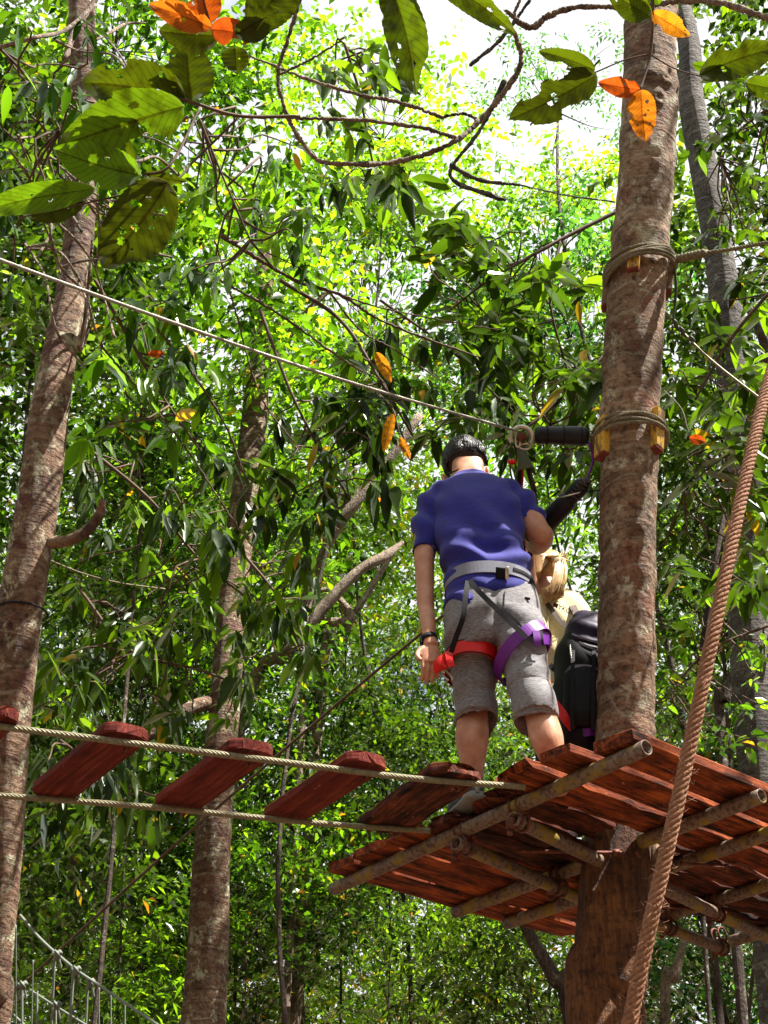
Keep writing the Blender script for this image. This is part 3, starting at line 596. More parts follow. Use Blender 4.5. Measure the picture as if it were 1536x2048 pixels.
RB = [(-.012, .155, 0, 2.35, 'plank', .004), (.187, .327, -.075, 2.35, 'plank', .005), (.357, .520, -.085, 2.35, 'plank', .03), (.535, .680, .02, .53, 'plank_dark', .05), (.53, .685, .83, 2.35, 'plank_dark', .04),
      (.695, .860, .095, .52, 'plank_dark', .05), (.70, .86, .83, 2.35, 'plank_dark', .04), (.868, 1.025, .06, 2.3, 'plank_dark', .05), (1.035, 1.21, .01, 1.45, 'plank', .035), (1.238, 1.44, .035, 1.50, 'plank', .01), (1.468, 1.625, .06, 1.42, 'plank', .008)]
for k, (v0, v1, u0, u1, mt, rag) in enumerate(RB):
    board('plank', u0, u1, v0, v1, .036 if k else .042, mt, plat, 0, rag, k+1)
pr = .0255
for i, (a, b) in enumerate([((.03, -.035), (.142, 1.69)), ((.640, -.03), (.672, .53)), ((.70, .82), (.728, 1.60)), ((.945, -.2), (1.01, 1.57)), ((1.42, -.02), (1.46, 1.2)), ((1.95, -.02), (1.98, 1.1))]):
    g = G(); pipe(g, pl(*a, -pr-.003), pl(*b, -pr-.003), pr); mk('scaffold_pipe', g, MAT['pipe'], plat)
cz = -3*pr-.008
for i, (a, b) in enumerate([((.045, .868), (.93, 1.02)), ((.035, .568), (.60, .665)), ((.79, .675), (2.4, .93)), ((.92, .98), (1.90, 1.085))]):
    g = G(); pipe(g, pl(*a, cz), pl(*b, cz), pr*.98); mk('scaffold_pipe', g, MAT['pipe'], plat)
def clamp(u, v, ang=0, bolt=True):
    g = G(); th = np.linspace(0, 2*np.pi, 30); c1, s1 = math.cos(ang), math.sin(ang); du = uu*c1+vv*s1; dv = -uu*s1+vv*c1
    for w_, off in ((-.018, 0), (.018, 0)):
        P = pl(u, v, -pr-.003)+dv*w_+(du[None]*np.cos(th)[:, None]+zz[None]*np.sin(th)[:, None])*(pr+.005); tube(g, P, .0055, 6, cap=False)
        P = pl(u, v, cz)+du*w_+(dv[None]*np.cos(th)[:, None]+zz[None]*np.sin(th)[:, None])*(pr+.005); tube(g, P, .0055, 6, cap=False)
    box(g, pl(u, v, cz+pr+.006), du, dv, zz, .022, .022, .006); box(g, pl(u-.03, v+.01, cz-.01), du, dv, zz, .012, .018, .02)
    tube(g, [pl(u-.03, v+.02, cz-.05), pl(u-.03, v+.02, cz+.03)], .006, 8); tube(g, [pl(u-.03, v+.02, cz-.048), pl(u-.03, v+.02, cz-.036)], .011, 6)
    mk('pipe_clamp', g, MAT['rust'], plat)
for u, v in ((.095, .875), (.075, .575), (.70, .975), (.98, 1.02), (.97, .70), (1.86, 1.078), (1.44, 1.03), (1.44, .78)): clamp(u, v)
for a, b in (((.30, .80), (.62, .575)), ((.86, .50), (1.05, .42)), ((1.12, .93), (1.42, .80)), ((.62, .52), (.80, .62)), ((1.0, .36), (1.35, .42)), ((.82, .95), (1.18, .84))):
    g = G(); A_ = pl(*a, -.075); B_ = pl(*b, -.07); rope(g, [A_, B_], .0075, .006, 1, 7, 10); tube(g, [A_, B_], .0072, 8); tube(g, [B_+(A_-B_)*.04, B_+(A_-B_)*.10], .014, 6); mk('threaded_rod', g, MAT['rust'], plat)
g = G(); box(g, pl(.80, .60, -.055), uu, vv, zz, .012, .05, .055, .1); mk('wedge_board', g, MAT['wood_grey'], plat)
g = G(); box(g, pl(.56, .74, -.03), uu, vv, zz, .05, .02, .04, .1); mk('wedge_board', g, MAT['plank_dark'], plat)

# ------------------------------------------------------------------ suspension bridge
br = thing('rope_bridge', 'suspension bridge of five red planks on two wire cables leading to the platform', 'bridge', PZ(150, 1560, 1.63))
def cab(pts, ext):
    P = [PZ(x, y, z) for x, y, z in pts]; P = [P[0]+(P[0]-P[1])*ext]+P; return spline(P, 60)
CN = cab([(0, 1453, 1.62), (300, 1491, 1.615), (550, 1522, 1.612), (820, 1556, 1.618), (1050, 1574, 1.63)], 3.0)
CF = cab([(0, 1591, 1.615), (300, 1614, 1.61), (620, 1645, 1.61), (860, 1662, 1.63)], 3.0)
for Cc in (CN, CF):
    g = G(); rope(g, Cc, .0105, .085, 6, 6, 14); mk('cable', g, MAT['cable'], br)
BP = [((0, 1440), (28, 1446), (-150, 1565), (-90, 1572)), ((196, 1474), (305, 1480), (52, 1586), (156, 1597)), ((450, 1503), (550, 1512), (297, 1610), (400, 1623)), ((688, 1529), (774, 1538), (515, 1633), (612, 1647)), ((848, 1552), (975, 1563), (716, 1652), (812, 1668))]
for k, (na, nb, fa, fb) in enumerate(BP):
    A_, B_, D_, E_ = [PZ(*q, 1.633) for q in (na, nb, fa, fb)]; mn = (A_+B_)/2; mf = (D_+E_)/2; e1 = nrm(mn-mf); wv = (B_-A_)/2*.5+(E_-D_)/2*.5; wv = wv-e1*(wv @ e1); hw = np.linalg.norm(wv)
    ln = np.linalg.norm(mn-mf); wv = nrm(wv); up = np.cross(wv, e1); up = up if up[2] > 0 else -up
    fr = lambda u, v, z, mf=mf, e1=e1, wv=wv, up=up: mf+e1*u+wv*v+up*z
    o = board('plank', -.02, ln+.03, -hw, hw, .034, 'plank_bridge' if k < 4 else 'plank_dark', br, 0, .003 if k < 4 else .02, 40+k, round_=.45, fr=fr)
    for en, sg in ((ln-.03, 1), (.02, -1)):
        g = G(); th = np.linspace(-.6, 3.9, 14); c = fr(en, hw*.25, -.010)
        tube(g, c+np.stack([0*th]*3, 1)+np.cos(th)[:, None]*e1*.014-np.sin(th)[:, None]*up*.016, .0035, 6); mk('hook', g, MAT['rust'], o)

# ------------------------------------------------------------------ zip line, pads, trunk ropes
g = G(); Z = spline([PD(-200, 432, 3.0), PD(0, 520, 3.35), (PD(0, 520, 3.35)+PD(1030, 862, 5.23))/2-np.array([0, 0, .03]), PD(1040, 864, 5.25)], 40)
rope(g, Z, .0056, .055, 6, 6, 10); tag(mk('zip_line_cable', g, MAT['zip']), 'pale steel zip line cable slanting down from the left edge to the pulley', 'cable')
a, b = PD(1070, 870, 5.27), PD(1176, 873, 5.27)
pad = thing('cable_pad', 'black rubber sleeve on the zip cable next to the trunk', 'padding', a)
g = G(); s = spline([[*a, .030], [*(a+(b-a)*.08), .039], [*(a+(b-a)*.3), .038], [*(a+(b-a)*.55), .041], [*(a+(b-a)*.9), .042], [*b, .030]], 40)
tube(g, s[:, :3], s[:, 3], 28); mk('sleeve', g, MAT['blacktube'], pad)
for f in (.22, .53, .86):
    g = G(); c = a+(b-a)*f; tube(g, [c-(b-a)*.012, c+(b-a)*.012], .0432, 28); mk('tape', g, MAT['blackweb'], pad)
g = G(); tube(g, spline([b, PD(1195, 870, 5.25), PD(1210, 868, 5.2)], 8), .008, 8); tag(mk('anchor_cable', g, MAT['cable']), 'short cable between black sleeve and trunk wrap', 'cable')
pul = thing('pulley', 'round steel trolley pulley where the zip line meets the black sleeve', 'pulley', PD(1043, 870, 5.25))
g = G(); th = np.linspace(-.7, 3.7, 30); c = PD(1043, 874, 5.25); P = c+np.cos(th)[:, None]*Rv*.045+np.sin(th)[:, None]*Uv*.043+Fv*.008
for o_ in (-.012, .012): tube(g, P+Fv*o_, .0095, 8)
mk('cheek_plate', g, MAT['steel'], pul)
g = G(); tube(g, [c-Fv*.02, c+Fv*.022], .022, 20); mk('wheel', g, MAT['rust'], pul)
g = G(); th = np.linspace(0, 2*np.pi, 30); tube(g, PD(1050, 893, 5.25)+np.cos(th)[:, None]*Rv*.018*1.3+np.sin(th)[:, None]*Uv*.012, .0045, 8, cap=False)
tube(g, PD(1036, 880, 5.24)+np.cos(th)[:, None]*Rv*.010+np.sin(th)[:, None]*Uv*.03, .004, 8, cap=False); mk('shackle', g, MAT['steel'], pul)
g = G(); loft(g, [(*PD(1041, 884, 5.27), .016, .012), (*PD(1044, 905, 5.26), .020, .014), (*PD(1048, 925, 5.25), .028, .016), (*PD(1051, 938, 5.25), .036, .018)], 14, 16, 2.6)
mk('rubber_boot', g, MAT['green_rubber'], pul)
def strap(name, pts, wd, mat, parent=None, label=None, cat=None, th=.003, N=None, n=40, group=None):
    P = spline([PD(x, y, d) for x, y, d in pts], n); g = G(); ribbon(g, P, -nrm(P-C0) if N is None else N, wd, th); o = mk(name, g, MAT[mat], parent, smooth=False)
    if label: tag(o, label, cat, group)
    return o
lan = thing('lanyard', 'dark harness lanyard with red stitching hanging from the pulley beside the man', 'lanyard', PD(1050, 940, 5.25))
strap('strap', [(1042, 936, 5.25), (1040, 990, 5.42), (1043, 1060, 5.5), (1047, 1120, 5.45)], .024, 'blackweb', lan)
strap('strap', [(1056, 936, 5.25), (1068, 985, 5.42), (1072, 1040, 5.5), (1064, 1090, 5.45), (1052, 1150, 5.4)], .022, 'blackweb', lan)
strap('red_stitching', [(1046, 940, 5.23), (1045, 965, 5.3), (1042, 985, 5.37)], .008, 'red', lan)
strap('tan_cord', [(1062, 942, 5.23), (1065, 970, 5.32), (1064, 1005, 5.42), (1067, 1030, 5.45)], .008, 'strapbrown', lan)
strap('cord', [(1020, 925, 5.24), (1022, 950, 5.3), (1034, 985, 5.4)], .008, 'green_rubber', lan)
g = G(); ell(g, PD(1024, 924, 5.23), (.018, .014, .012)); mk('red_tab', g, MAT['red'], lan)
a, b = PD(1098, 1042, 5.35), PD(1172, 962, 5.25)
dp = thing('rope_pad', 'second black padded tube leaning from the elbow of the man up to the trunk', 'padding', a); ax = nrm(b-a)
g = G(); s = spline([[*(a-ax*.12), .040], [*a, .043], [*(a+(b-a)*.5), .042], [*(a+(b-a)*.58), .034], [*(a+(b-a)*.85), .038], [*b, .022]], 40); tube(g, s[:, :3], s[:, 3], 26); mk('sleeve', g, MAT['blacktube'], dp)
g = G(); rr = np.random.default_rng(2)
q = []
for k in range(11):
    f = .60+.036*k; q.append(a+(b-a)*f+nrm(np.cross(ax, Fv))*(.018 if k % 2 else -.020)*-1-Fv*.036+ax*.0)
tube(g, np.array(q), .0055, 6); q2 = [p+ax*.02+Fv*.004 for p in q[1:]]; tube(g, np.array(q2), .0045, 6); mk('lashing_cord', g, MAT['strapbrown'], dp)
g = G(); tube(g, [PD(1120, 990, 5.24), PD(1131, 970, 5.24)], .004, 6); tube(g, [PD(1112, 997, 5.24), PD(1160, 985, 5.2)], .003, 6); mk('clip', g, MAT['steel'], dp)
for i, q in enumerate([[(1176, 968, 5.25), (1190, 958, 5.25), (1204, 956, 5.22)], [(1160, 985, 5.26), (1185, 982, 5.25), (1204, 980, 5.22)]]):
    g = G(); tube(g, spline([PD(*p) for p in q], 8), .003, 6); tag(mk('guy_wire', g, MAT['blackweb']), ['upper', 'lower'][i]+' thin dark wire from the leaning black tube to the trunk', 'wire')
g = G(); tube(g, spline([PD(1178, 885, 5.25), PD(1186, 920, 5.26), PD(1172, 965, 5.24)], 14), .006, 6); tag(mk('tie_cord', g, MAT['purple']), 'short violet cord joining the two black sleeves', 'cord')

def wrap(name, label, yc, turns, extra, tilt, rise, seed, thick=.0085):
    c, r = trunk_at(yc); rr = np.random.default_rng(seed); t = thing(name, label, 'rope', c)
    for k in range(turns):
        th = np.linspace(-.5*np.pi, 1.52*np.pi, 70); R_ = r+extra+.006*(k % 2)+.004*rr.normal(); ph = rr.uniform(0, 6)
        P = c+np.stack([R_*np.cos(th), R_*np.sin(th), (k-turns/2)*rise+tilt*np.cos(th)+.010*np.sin(th*2+ph)+(tilt*.6)*np.sin(th)], 1)
        g = G(); rope(g, P, thick, .055, 5, 6, 9); mk('rope_turn', g, MAT['oldrope'], t)
    return c, r
UW = wrap('rope_wrap', 'upper band of several weathered rope turns round the trunk', 541, 5, .030, .035, .014, 1)
LW = wrap('rope_wrap', 'lower band of weathered rope turns round the trunk at head height', 876, 4, .026, .0, .012, 2)
def block(label, x, y, yt, w_, h, dd, mats, th_=0):
    """wooden wedge under the rope; faces the trunk axis"""
    c, r = trunk_at(yt); p = PD(x, y, dep(c)-dd); o_ = p-c; o_[2] = 0; n_ = nrm(o_); ax = np.cross(zz, n_); up = nrm(trunk_at(yt-60)[0]-c); g = G()
    ctr = c+n_*(r+.010)+up*((p-c) @ up)
    t = thing('wedge_block', label, 'wood block', ctr, 'wooden wedge blocks under the rope bands'); box(g, ctr, ax, n_, up, w_, .021, h, .1); mk('block', g, MAT[mats], t, smooth=False)
    g = G(); box(g, ctr-up*(h+.003), ax, n_, up, w_*.93, .019, .004, .1); mk('end_face', g, MAT['endgrain'], t, smooth=False)
block('small yellow-edged wood block at the front of the upper rope band', 1275, 532, 541, .026, .052, .13, 'yellow')
block('dark wood block at the left side of the upper rope band', 1213, 568, 541, .026, .085, .02, 'wood_grey')
block('dark wood block at the right side of the upper rope band', 1337, 556, 541, .026, .08, -.02, 'wood_grey')
block('yellow wood block at the left of the lower rope band beside the sleeve', 1211, 874, 876, .034, .085, .07, 'yellow')
block('bright yellow wood block at the right of the lower rope band', 1300, 876, 876, .030, .088, .08, 'yellow')
def rline(name, label, pts, r, mat, cat='rope', twist=None, zf=None):
    P = spline([PD(*p) for p in pts], 40); g = G()
    if twist: rope(g, P, r, twist, 3, 6, 9)
    else: tube(g, P, r, 7)
    return tag(mk(name, g, MAT[mat]), label, cat)
rline('stay_rope', 'fraying rope running right from the upper rope band to the frame edge', [(1346, 520, 5.5), (1400, 508, 5.4), (1470, 497, 5.3), (1560, 480, 5.1)], .009, 'oldrope', twist=.05)
g = G(); P = spline([PD(1346, 520, 5.5), PD(1400, 508, 5.4), PD(1412, 506, 5.38)], 30)
rope(g, P, .020, .035, 2, 7, 14); tag(mk('rope_splice', g, MAT['oldrope']), 'thick twisted splice on the rope right of the upper band', 'rope')
rline('drop_line', 'thin dark green line hanging down from the upper rope band', [(1348, 524, 5.5), (1352, 580, 5.5), (1346, 640, 5.5)], .006, 'green_rubber')
rline('guy_line', 'thin clamped cable slanting down to the right behind the trunk', [(1326, 618, 5.7), (1380, 680, 5.6), (1440, 735, 5.5), (1570, 835, 5.3)], .006, 'cable')
for i, (x, y) in enumerate(((1350, 647), (1364, 663), (1384, 681))):
    g = G(); box(g, PD(x, y, 5.6), Rv+Uv*-.8, Uv, Fv, .016, .016, .012); tube(g, [PD(x-5, y+2, 5.58), PD(x-5, y+14, 5.58)], .005, 6)
    tag(mk('wire_clamp', g, MAT['green_rubber']), 'green-brown wire clamp, '+['topmost', 'middle', 'lowest'][i]+' of three on the slanting cable', 'clamp', 'clamps on the slanting cable')
rline('far_cable', 'long dark straight cable crossing behind the bridge planks', [(-20, 2030, 8.5), (300, 1735, 8.2), (620, 1455, 8), (845, 1265, 7.8), (1010, 1130, 7.7)], .010, 'twig', 'cable')
rline('far_thin_cable', 'thin pale cable behind the leaning trunk at left', [(80, 1112, 7), (160, 1145, 7), (240, 1166, 7), (330, 1178, 7.2)], .005, 'oldrope', 'cable')
g = G(); P = spline([PD(1575, 640, 1.72), PD(1535, 770, 1.62), PD(1490, 960, 1.50), PD(1430, 1250, 1.38), PD(1365, 1560, 1.30), PD(1300, 1850, 1.24), PD(1252, 2080, 1.20), PD(1215, 2250, 1.17)], 80)
rope(g, P, .0076, .044, 6, 7, 16, True, 1.12); rf = np.random.default_rng(4); sl = spline(P, 400)
for k in range(900):
    p = sl[rf.integers(2, 398)]; d_ = nrm(rf.normal(size=3)); L_ = rf.uniform(.004, .011); q = p+d_*(.0074); ribbon(g, np.array([q, q+d_*L_*.5+rf.normal(size=3)*.002, q+d_*L_*.8+rf.normal(size=3)*.004]), rf.normal(size=3), np.array([.0005, .0004, .0002]), .0003)
tag(mk('handline_rope', g, MAT['hemp']), 'thick brown twisted rope close to the camera crossing the right side', 'rope')

# far hanging net / suspended rope rail
net = thing('rope_rail', 'pale hanging rope rail with thin upright cords in the lower left corner', 'rope rail', PD(80, 2048, 8))
def rl(pts, r, nm, mat='white_rope'):
    g = G(); tube(g, spline([PD(*p) for p in pts], 20), r, 6); mk(nm, g, MAT[mat], net)
rl([(40, 1830, 8.6), (85, 1882, 8.4), (150, 1938, 8.1), (200, 1972, 7.9), (330, 2060, 7.4)], .010, 'top_rope')
rl([(60, 1980, 8.4), (110, 2012, 8.2), (180, 2055, 7.9)], .008, 'lower_rope'); rl([(0, 2005, 8.4), (60, 2060, 8.2)], .008, 'lower_rope')
for x, y0, y1, r, lean in ((10, 1960, 2070, .009, -3), (32, 1850, 2070, .006, 0), (44, 1972, 2070, .012, 0), (66, 1920, 2070, .006, -3), (74, 1985, 2070, .010, 0), (110, 1905, 2070, .010, -8), (112, 2010, 2070, .007, 0), (147, 1935, 2070, .013, -8), (176, 1958, 2070, .010, -5), (198, 1975, 2070, .006, 0), (222, 1990, 2070, .006, 0), (250, 2005, 2070, .005, 0)):
    rl([(x, y0, 8.1), (x+lean/2, (y0+y1)/2, 8.05), (x+lean, y1, 8.0)], r*.8, 'upright_cord')
for x, y in ((114, 1908), (152, 1940), (180, 1965), (45, 1970), (112, 2010)):
    g = G(); ell(g, PD(x, y, 8), (.03, .03, .025), fn=lambda p: p*(1+.25*math.sin(7*p[0]+5*p[2]))); 
    for k in (-1, 1): tube(g, spline([PD(x, y, 8), PD(x+5*k, y+14, 8), PD(x+8*k, y+30, 8)], 8), .008, 5)
    mk('knot', g, MAT['white_rope'], net)

# ------------------------------------------------------------------ man in the purple shirt
def sec(x, y, Y, hp, th): p = PY(x, y, Y); return (*p, hp*dep(p)/FPX, th)
man = thing('person', 'short-haired person from behind in purple t-shirt and grey shorts on the deck edge', 'person', PY(1010, 1600, 4.2))
g = G()
# torso + neck + head as volumes, merged into one surface
loft(g, [sec(988, 1290, 4.20, 70, .115), sec(985, 1230, 4.21, 80, .125), sec(975, 1160, 4.22, 70, .105), sec(962, 1090, 4.25, 82, .115), sec(952, 1030, 4.29, 88, .115), sec(945, 990, 4.32, 80, .085), sec(940, 965, 4.34, 40, .062), sec(937, 945, 4.36, 33, .060), sec(934, 925, 4.39, 32, .062)], 60, 36, 2.3)
HC = PY(931, 925, 4.42); hs = dep(HC)/FPX
Rh = np.array(Matrix.Rotation(math.radians(-9), 3, 'Y') @ Matrix.Rotation(math.radians(-22), 3, 'X'))    # head rolled left, nodding forward
def headfn(p):
    q = p.copy()
    if p[2] < 0: q[0] *= 1-.22*p[2]**2; q[1] *= 1-.1*p[2]**2
    if p[1] > .3: q[0] *= 1-.25*(p[1]-.3)
    return q
ell(g, HC, (.081, .096, .113), Rh, 32, 24, headfn)
for s in (-1, 1): ell(g, HC+Rh @ np.array([s*.030, .055, -.075]), (.030, .035, .035), Rh)      # jaw
ell(g, HC+Rh @ np.array([0, .098, -.015]), (.014, .022, .024), Rh)                             # nose
ell(g, HC+Rh @ np.array([0, .086, -.058]), (.024, .012, .010), Rh); ell(g, HC+Rh @ np.array([0, .080, -.092]), (.024, .018, .016), Rh)
for s in (-1, 1): ell(g, HC+Rh @ np.array([s*.031, .084, .012]), (.016, .010, .008), Rh)       # brow / eye
# ears
for s, (ex, ey) in ((-1, (888, 958)), (1, (973, 942))):
    ec = PY(ex, ey, 4.385); Re = Rh @ np.array(Matrix.Rotation(s*math.radians(18), 3, 'Z'))
    ell(g, ec, (.010, .020, .034), Re, 14, 12); ell(g, ec+Re @ np.array([0, 0, -.024]), (.009, .012, .015), Re); ell(g, ec+Re @ np.array([-s*.006, .012, .004]), (.012, .012, .022), Re)
# arms
loft(g, [sec(872, 1005, 4.29, 26, .055), sec(855, 1050, 4.27, 25, .052), sec(849, 1110, 4.25, 21, .046), sec(850, 1160, 4.24, 18.5, .042), sec(851, 1205, 4.22, 17.5, .038), sec(856, 1245, 4.19, 15.5, .032), sec(859, 1275, 4.17, 14, .025), sec(862, 1292, 4.16, 16, .020)], 50, 20)
g2 = [(*PY(1032, 1000, 4.28), .058), (*PY(1056, 1030, 4.26), .054), (*PY(1075, 1062, 4.24), .051), (*PY(1083, 1072, 4.26), .050), (*PY(1082, 1083, 4.32), .045), (*PY(1074, 1092, 4.42), .038), (*PY(1066, 1092, 4.52), .028), (*PY(1062, 1088, 4.60), .030)]
s = spline(g2, 40); tube(g, s[:, :3], s[:, 3], 20)
# thighs, calves, feet
loft(g, [sec(945, 1240, 4.24, 45, .10), sec(945, 1310, 4.27, 44, .095), sec(947, 1380, 4.29, 36, .078), sec(946, 1430, 4.30, 31, .060), sec(944, 1480, 4.285, 33.5, .060), sec(945, 1515, 4.29, 27, .047), sec(947, 1548, 4.30, 21, .037), sec(946, 1578, 4.31, 20, .036), sec(945, 1600, 4.31, 22, .040)], 70, 22)
loft(g, [sec(1030, 1240, 4.18, 48, .10), sec(1045, 1310, 4.15, 47, .095), sec(1066, 1380, 4.11, 38, .078), sec(1079, 1425, 4.09, 31, .060), sec(1093, 1475, 4.07, 34, .060), sec(1103, 1510, 4.075, 27, .047), sec(1110, 1540, 4.08, 21, .037), sec(1113, 1565, 4.09, 21, .037), sec(1113, 1585, 4.09, 23, .04)], 70, 22)
# hands: palm, four curled fingers and a thumb each
def hand(base, d, across, nrm_, curl, sc=1.0):
    d = nrm(d); across = nrm(across-d*(across @ d)); n_ = np.cross(d, across)*(1 if nrm_ > 0 else -1)
    P = base[None]+d[None]*np.linspace(-.01, .085, 8)[:, None]*sc; loft_r = np.array([.024, .029, .034, .038, .040, .040, .037, .030])*sc
    V = []; th = np.linspace(0, 2*np.pi, 18, endpoint=False)
    for p, r in zip(P, loft_r): V.append(p+across*r*np.cos(th)[:, None]+n_*(.016*sc)*np.sin(th)[:, None])
    V = np.concatenate(V); F = [(i*18+j, i*18+(j+1) % 18, (i+1)*18+(j+1) % 18, (i+1)*18+j) for i in range(7) for j in range(18)]+[tuple(range(18))[::-1], tuple(range(126, 144))]
    g.add(V, F)
    for k, (o_, L_, cu) in enumerate(((-.030, .070, .9), (-.010, .080, 1.05), (.011, .074, 1.15), (.030, .058, 1.3))):
        a = curl*cu; p = base+d*.080*sc+across*o_*sc; pts = [p-d*.02]; dd = d.copy()
        for q in range(3):
            an = a*(.5, 1, .7)[q]; dd = nrm(dd*math.cos(an)+n_*math.sin(an)); pts += [p+dd*L_*.17*sc, p+dd*L_*.36*sc]; p = pts[-1]
        tube(g, spline(np.array(pts), 16), np.linspace(.0098, .0072, 16)*sc, 10)
    p = base+d*.018*sc-across*.028*sc; tube(g, spline(np.array([p, p+d*.028*sc-across*.022*sc+n_*.006, p+d*.055*sc-across*.026*sc+n_*.018, p+d*.078*sc-across*.016*sc+n_*.028]), 14), np.array([.013, .0125, .012, .011, .0105, .0105, .0105, .010, .010, .0098, .0095, .009, .0085, .007])*sc, 10)
hb = PY(861, 1290, 4.165)
hand(hb, PY(863, 1375, 4.14)-hb, Rv+Fv*.25, 1, -.42)
hb2 = PY(1063, 1090, 4.58); hand(hb2, np.array([-.25, .30, .55]), np.array([.3, .8, -.2]), 1, .9)
body = mk('body', g, MAT['skin'], man); remesh(body, .0042, 5, .5)
displace(body, lambda V: .0012*vnoise(V, 30, 1))

# shirt
g = G()
loft(g, [sec(978, 1190, 4.215, 72, .110), sec(979, 1214, 4.21, 80, .128), sec(980, 1221, 4.21, 85, .140), sec(980, 1214, 4.21, 89, .147), sec(976, 1165, 4.215, 86, .137), sec(971, 1130, 4.225, 86, .133), sec(963, 1090, 4.24, 88, .135), sec(955, 1040, 4.27, 93, .135), sec(949, 1005, 4.30, 90, .112), sec(944, 984, 4.325, 72, .092), sec(941, 972, 4.34, 48, .076), sec(939, 963, 4.35, 40, .070)], 90, 44, 2.35)
loft(g, [sec(893, 985, 4.31, 24, .06), sec(871, 1005, 4.295, 32, .072), sec(856, 1040, 4.275, 29, .066), sec(849, 1075, 4.26, 26, .062), sec(847, 1104, 4.255, 24.5, .062), sec(847, 1106, 4.255, 21, .052), sec(848, 1092, 4.26, 17, .044)], 50, 26)
g2 = [(*PY(1000, 982, 4.31), .060), (*PY(1026, 998, 4.29), .072), (*PY(1046, 1017, 4.27), .068), (*PY(1060, 1034, 4.255), .066), (*PY(1060, 1035, 4.255), .055), (*PY(1053, 1025, 4.26), .042)]
s = spline(g2, 34); tube(g, s[:, :3], s[:, 3], 24)
shirt = mk('shirt', g, MAT['shirt'], man); remesh(shirt, .0055, 6, .5)
xc = PY(955, 1080, 4.25)
def wr(V):
    x = (V[:, 0]-xc[0]); z = V[:, 2]-xc[2]; a = .0045*np.sin(30*x+9*z+2*np.sin(7*z))*np.exp(-((z+.02)/.16)**2)
    b = .0055*np.sin(55*z-22*np.abs(x-.02)+1.5*np.sin(14*x))*np.clip((-.02-z)*9, 0, 1)
    c = .005*np.sin(38*(z-1.0*np.abs(x))+2)*np.clip(np.abs(x)*8-.7, 0, 1)*np.clip((z+.02)*8, 0, 1)
    zb = PY(979, 1150, 4.08)[2]-xc[2]; return (2.3*(a+b+c)+.005*vnoise(V, 16, 3))*(1-.9*np.exp(-((z-zb)/.055)**2))
displace(shirt, wr)
g = G(); c = PY(939.5, 966, 4.35); hs = dep(c)/FPX; th = np.linspace(0, 2*np.pi, 50); tl = nrm(PY(977, 960, 4.35)-PY(902, 972, 4.35))
tube(g, c+np.cos(th)[:, None]*tl*(38.5*hs)+np.sin(th)[:, None]*nrm(np.array([0, 1, -.10]))*.072, .005, 8, cap=False); mk('collar', g, MAT['shirt'], shirt)

# shorts with open hems
g = G()
loft(g, [sec(983, 1186, 4.215, 82, .125), sec(985, 1200, 4.21, 91, .134), sec(985, 1235, 4.205, 98, .146), sec(989, 1270, 4.205, 102, .142), sec(992, 1300, 4.21, 96, .115)], 40, 44, 2.3)
loft(g, [sec(938, 1260, 4.23, 52, .13), sec(942, 1300, 4.25, 49, .120), sec(946, 1340, 4.27, 45, .108), sec(949, 1385, 4.285, 42, .108), sec(952, 1422, 4.30, 43, .116), sec(953, 1440, 4.305, 44, .120), sec(953, 1441, 4.305, 39, .104), sec(952, 1425, 4.30, 36, .096), sec(950, 1380, 4.29, 33, .085)], 66, 34, 2.2)
loft(g, [sec(1034, 1250, 4.175, 54, .13), sec(1043, 1300, 4.15, 49, .120), sec(1053, 1345, 4.13, 44, .108), sec(1062, 1388, 4.11, 43, .108), sec(1070, 1420, 4.10, 44, .116), sec(1071, 1436, 4.105, 45, .120), sec(1071, 1437, 4.105, 40, .104), sec(1070, 1422, 4.10, 37, .096), sec(1064, 1378, 4.115, 34, .085)], 66, 34, 2.2)
sh = mk('shorts', g, MAT['shorts'], man); remesh(sh, .005, 4, .5)
zc = PY(990, 1310, 4.2)[2]; xq = PY(990, 1310, 4.2)[0]
def ws(V):
    x = V[:, 0]-xq; z = V[:, 2]-zc
    return .006*np.sin(46*z+26*np.abs(x)+1.2*np.sin(20*x))*np.exp(-((z-.05)/.10)**2)+.0045*np.sin(60*z-18*x)*np.exp(-((z+.14)/.08)**2)+.003*vnoise(V, 18, 5)-.006*np.exp(-(x/.012)**2)*(z > -.01)-.003*np.exp(-((z+.19)/.0035)**2)
displace(sh, ws)
me = sh.data; co = np.empty(len(me.vertices)*3, 'f'); me.vertices.foreach_get('co', co); co = co.reshape(-1, 3)
for (hx, hy, hY) in ((951, 1437, 4.298), (1071, 1434, 4.095)):
    h_ = PY(hx, hy, hY)-ORG[sh.name]; near = np.clip(1-(co[:, 2]-h_[2])/.12, 0, 1)*np.exp(-((co[:, 0]-h_[0])/.10)**6); k_ = near*near
    co[:, 2] -= k_*.12*(co[:, 1]-h_[1])
me.vertices.foreach_set('co', co.ravel()); me.update()
g = G(); P = spline([PY(1010, 1182, 4.06), PY(1008, 1205, 4.052), PY(1009, 1235, 4.05)], 10); tube(g, P, .002, 6); mk('pocket_seam', g, MAT['blackweb'], sh)
g = G(); box(g, PY(1055, 1197, 4.085), Rv+Uv*-.15, Fv, Uv, .010, .002, .005); mk('woven_tag', g, MAT['blackweb'], sh)

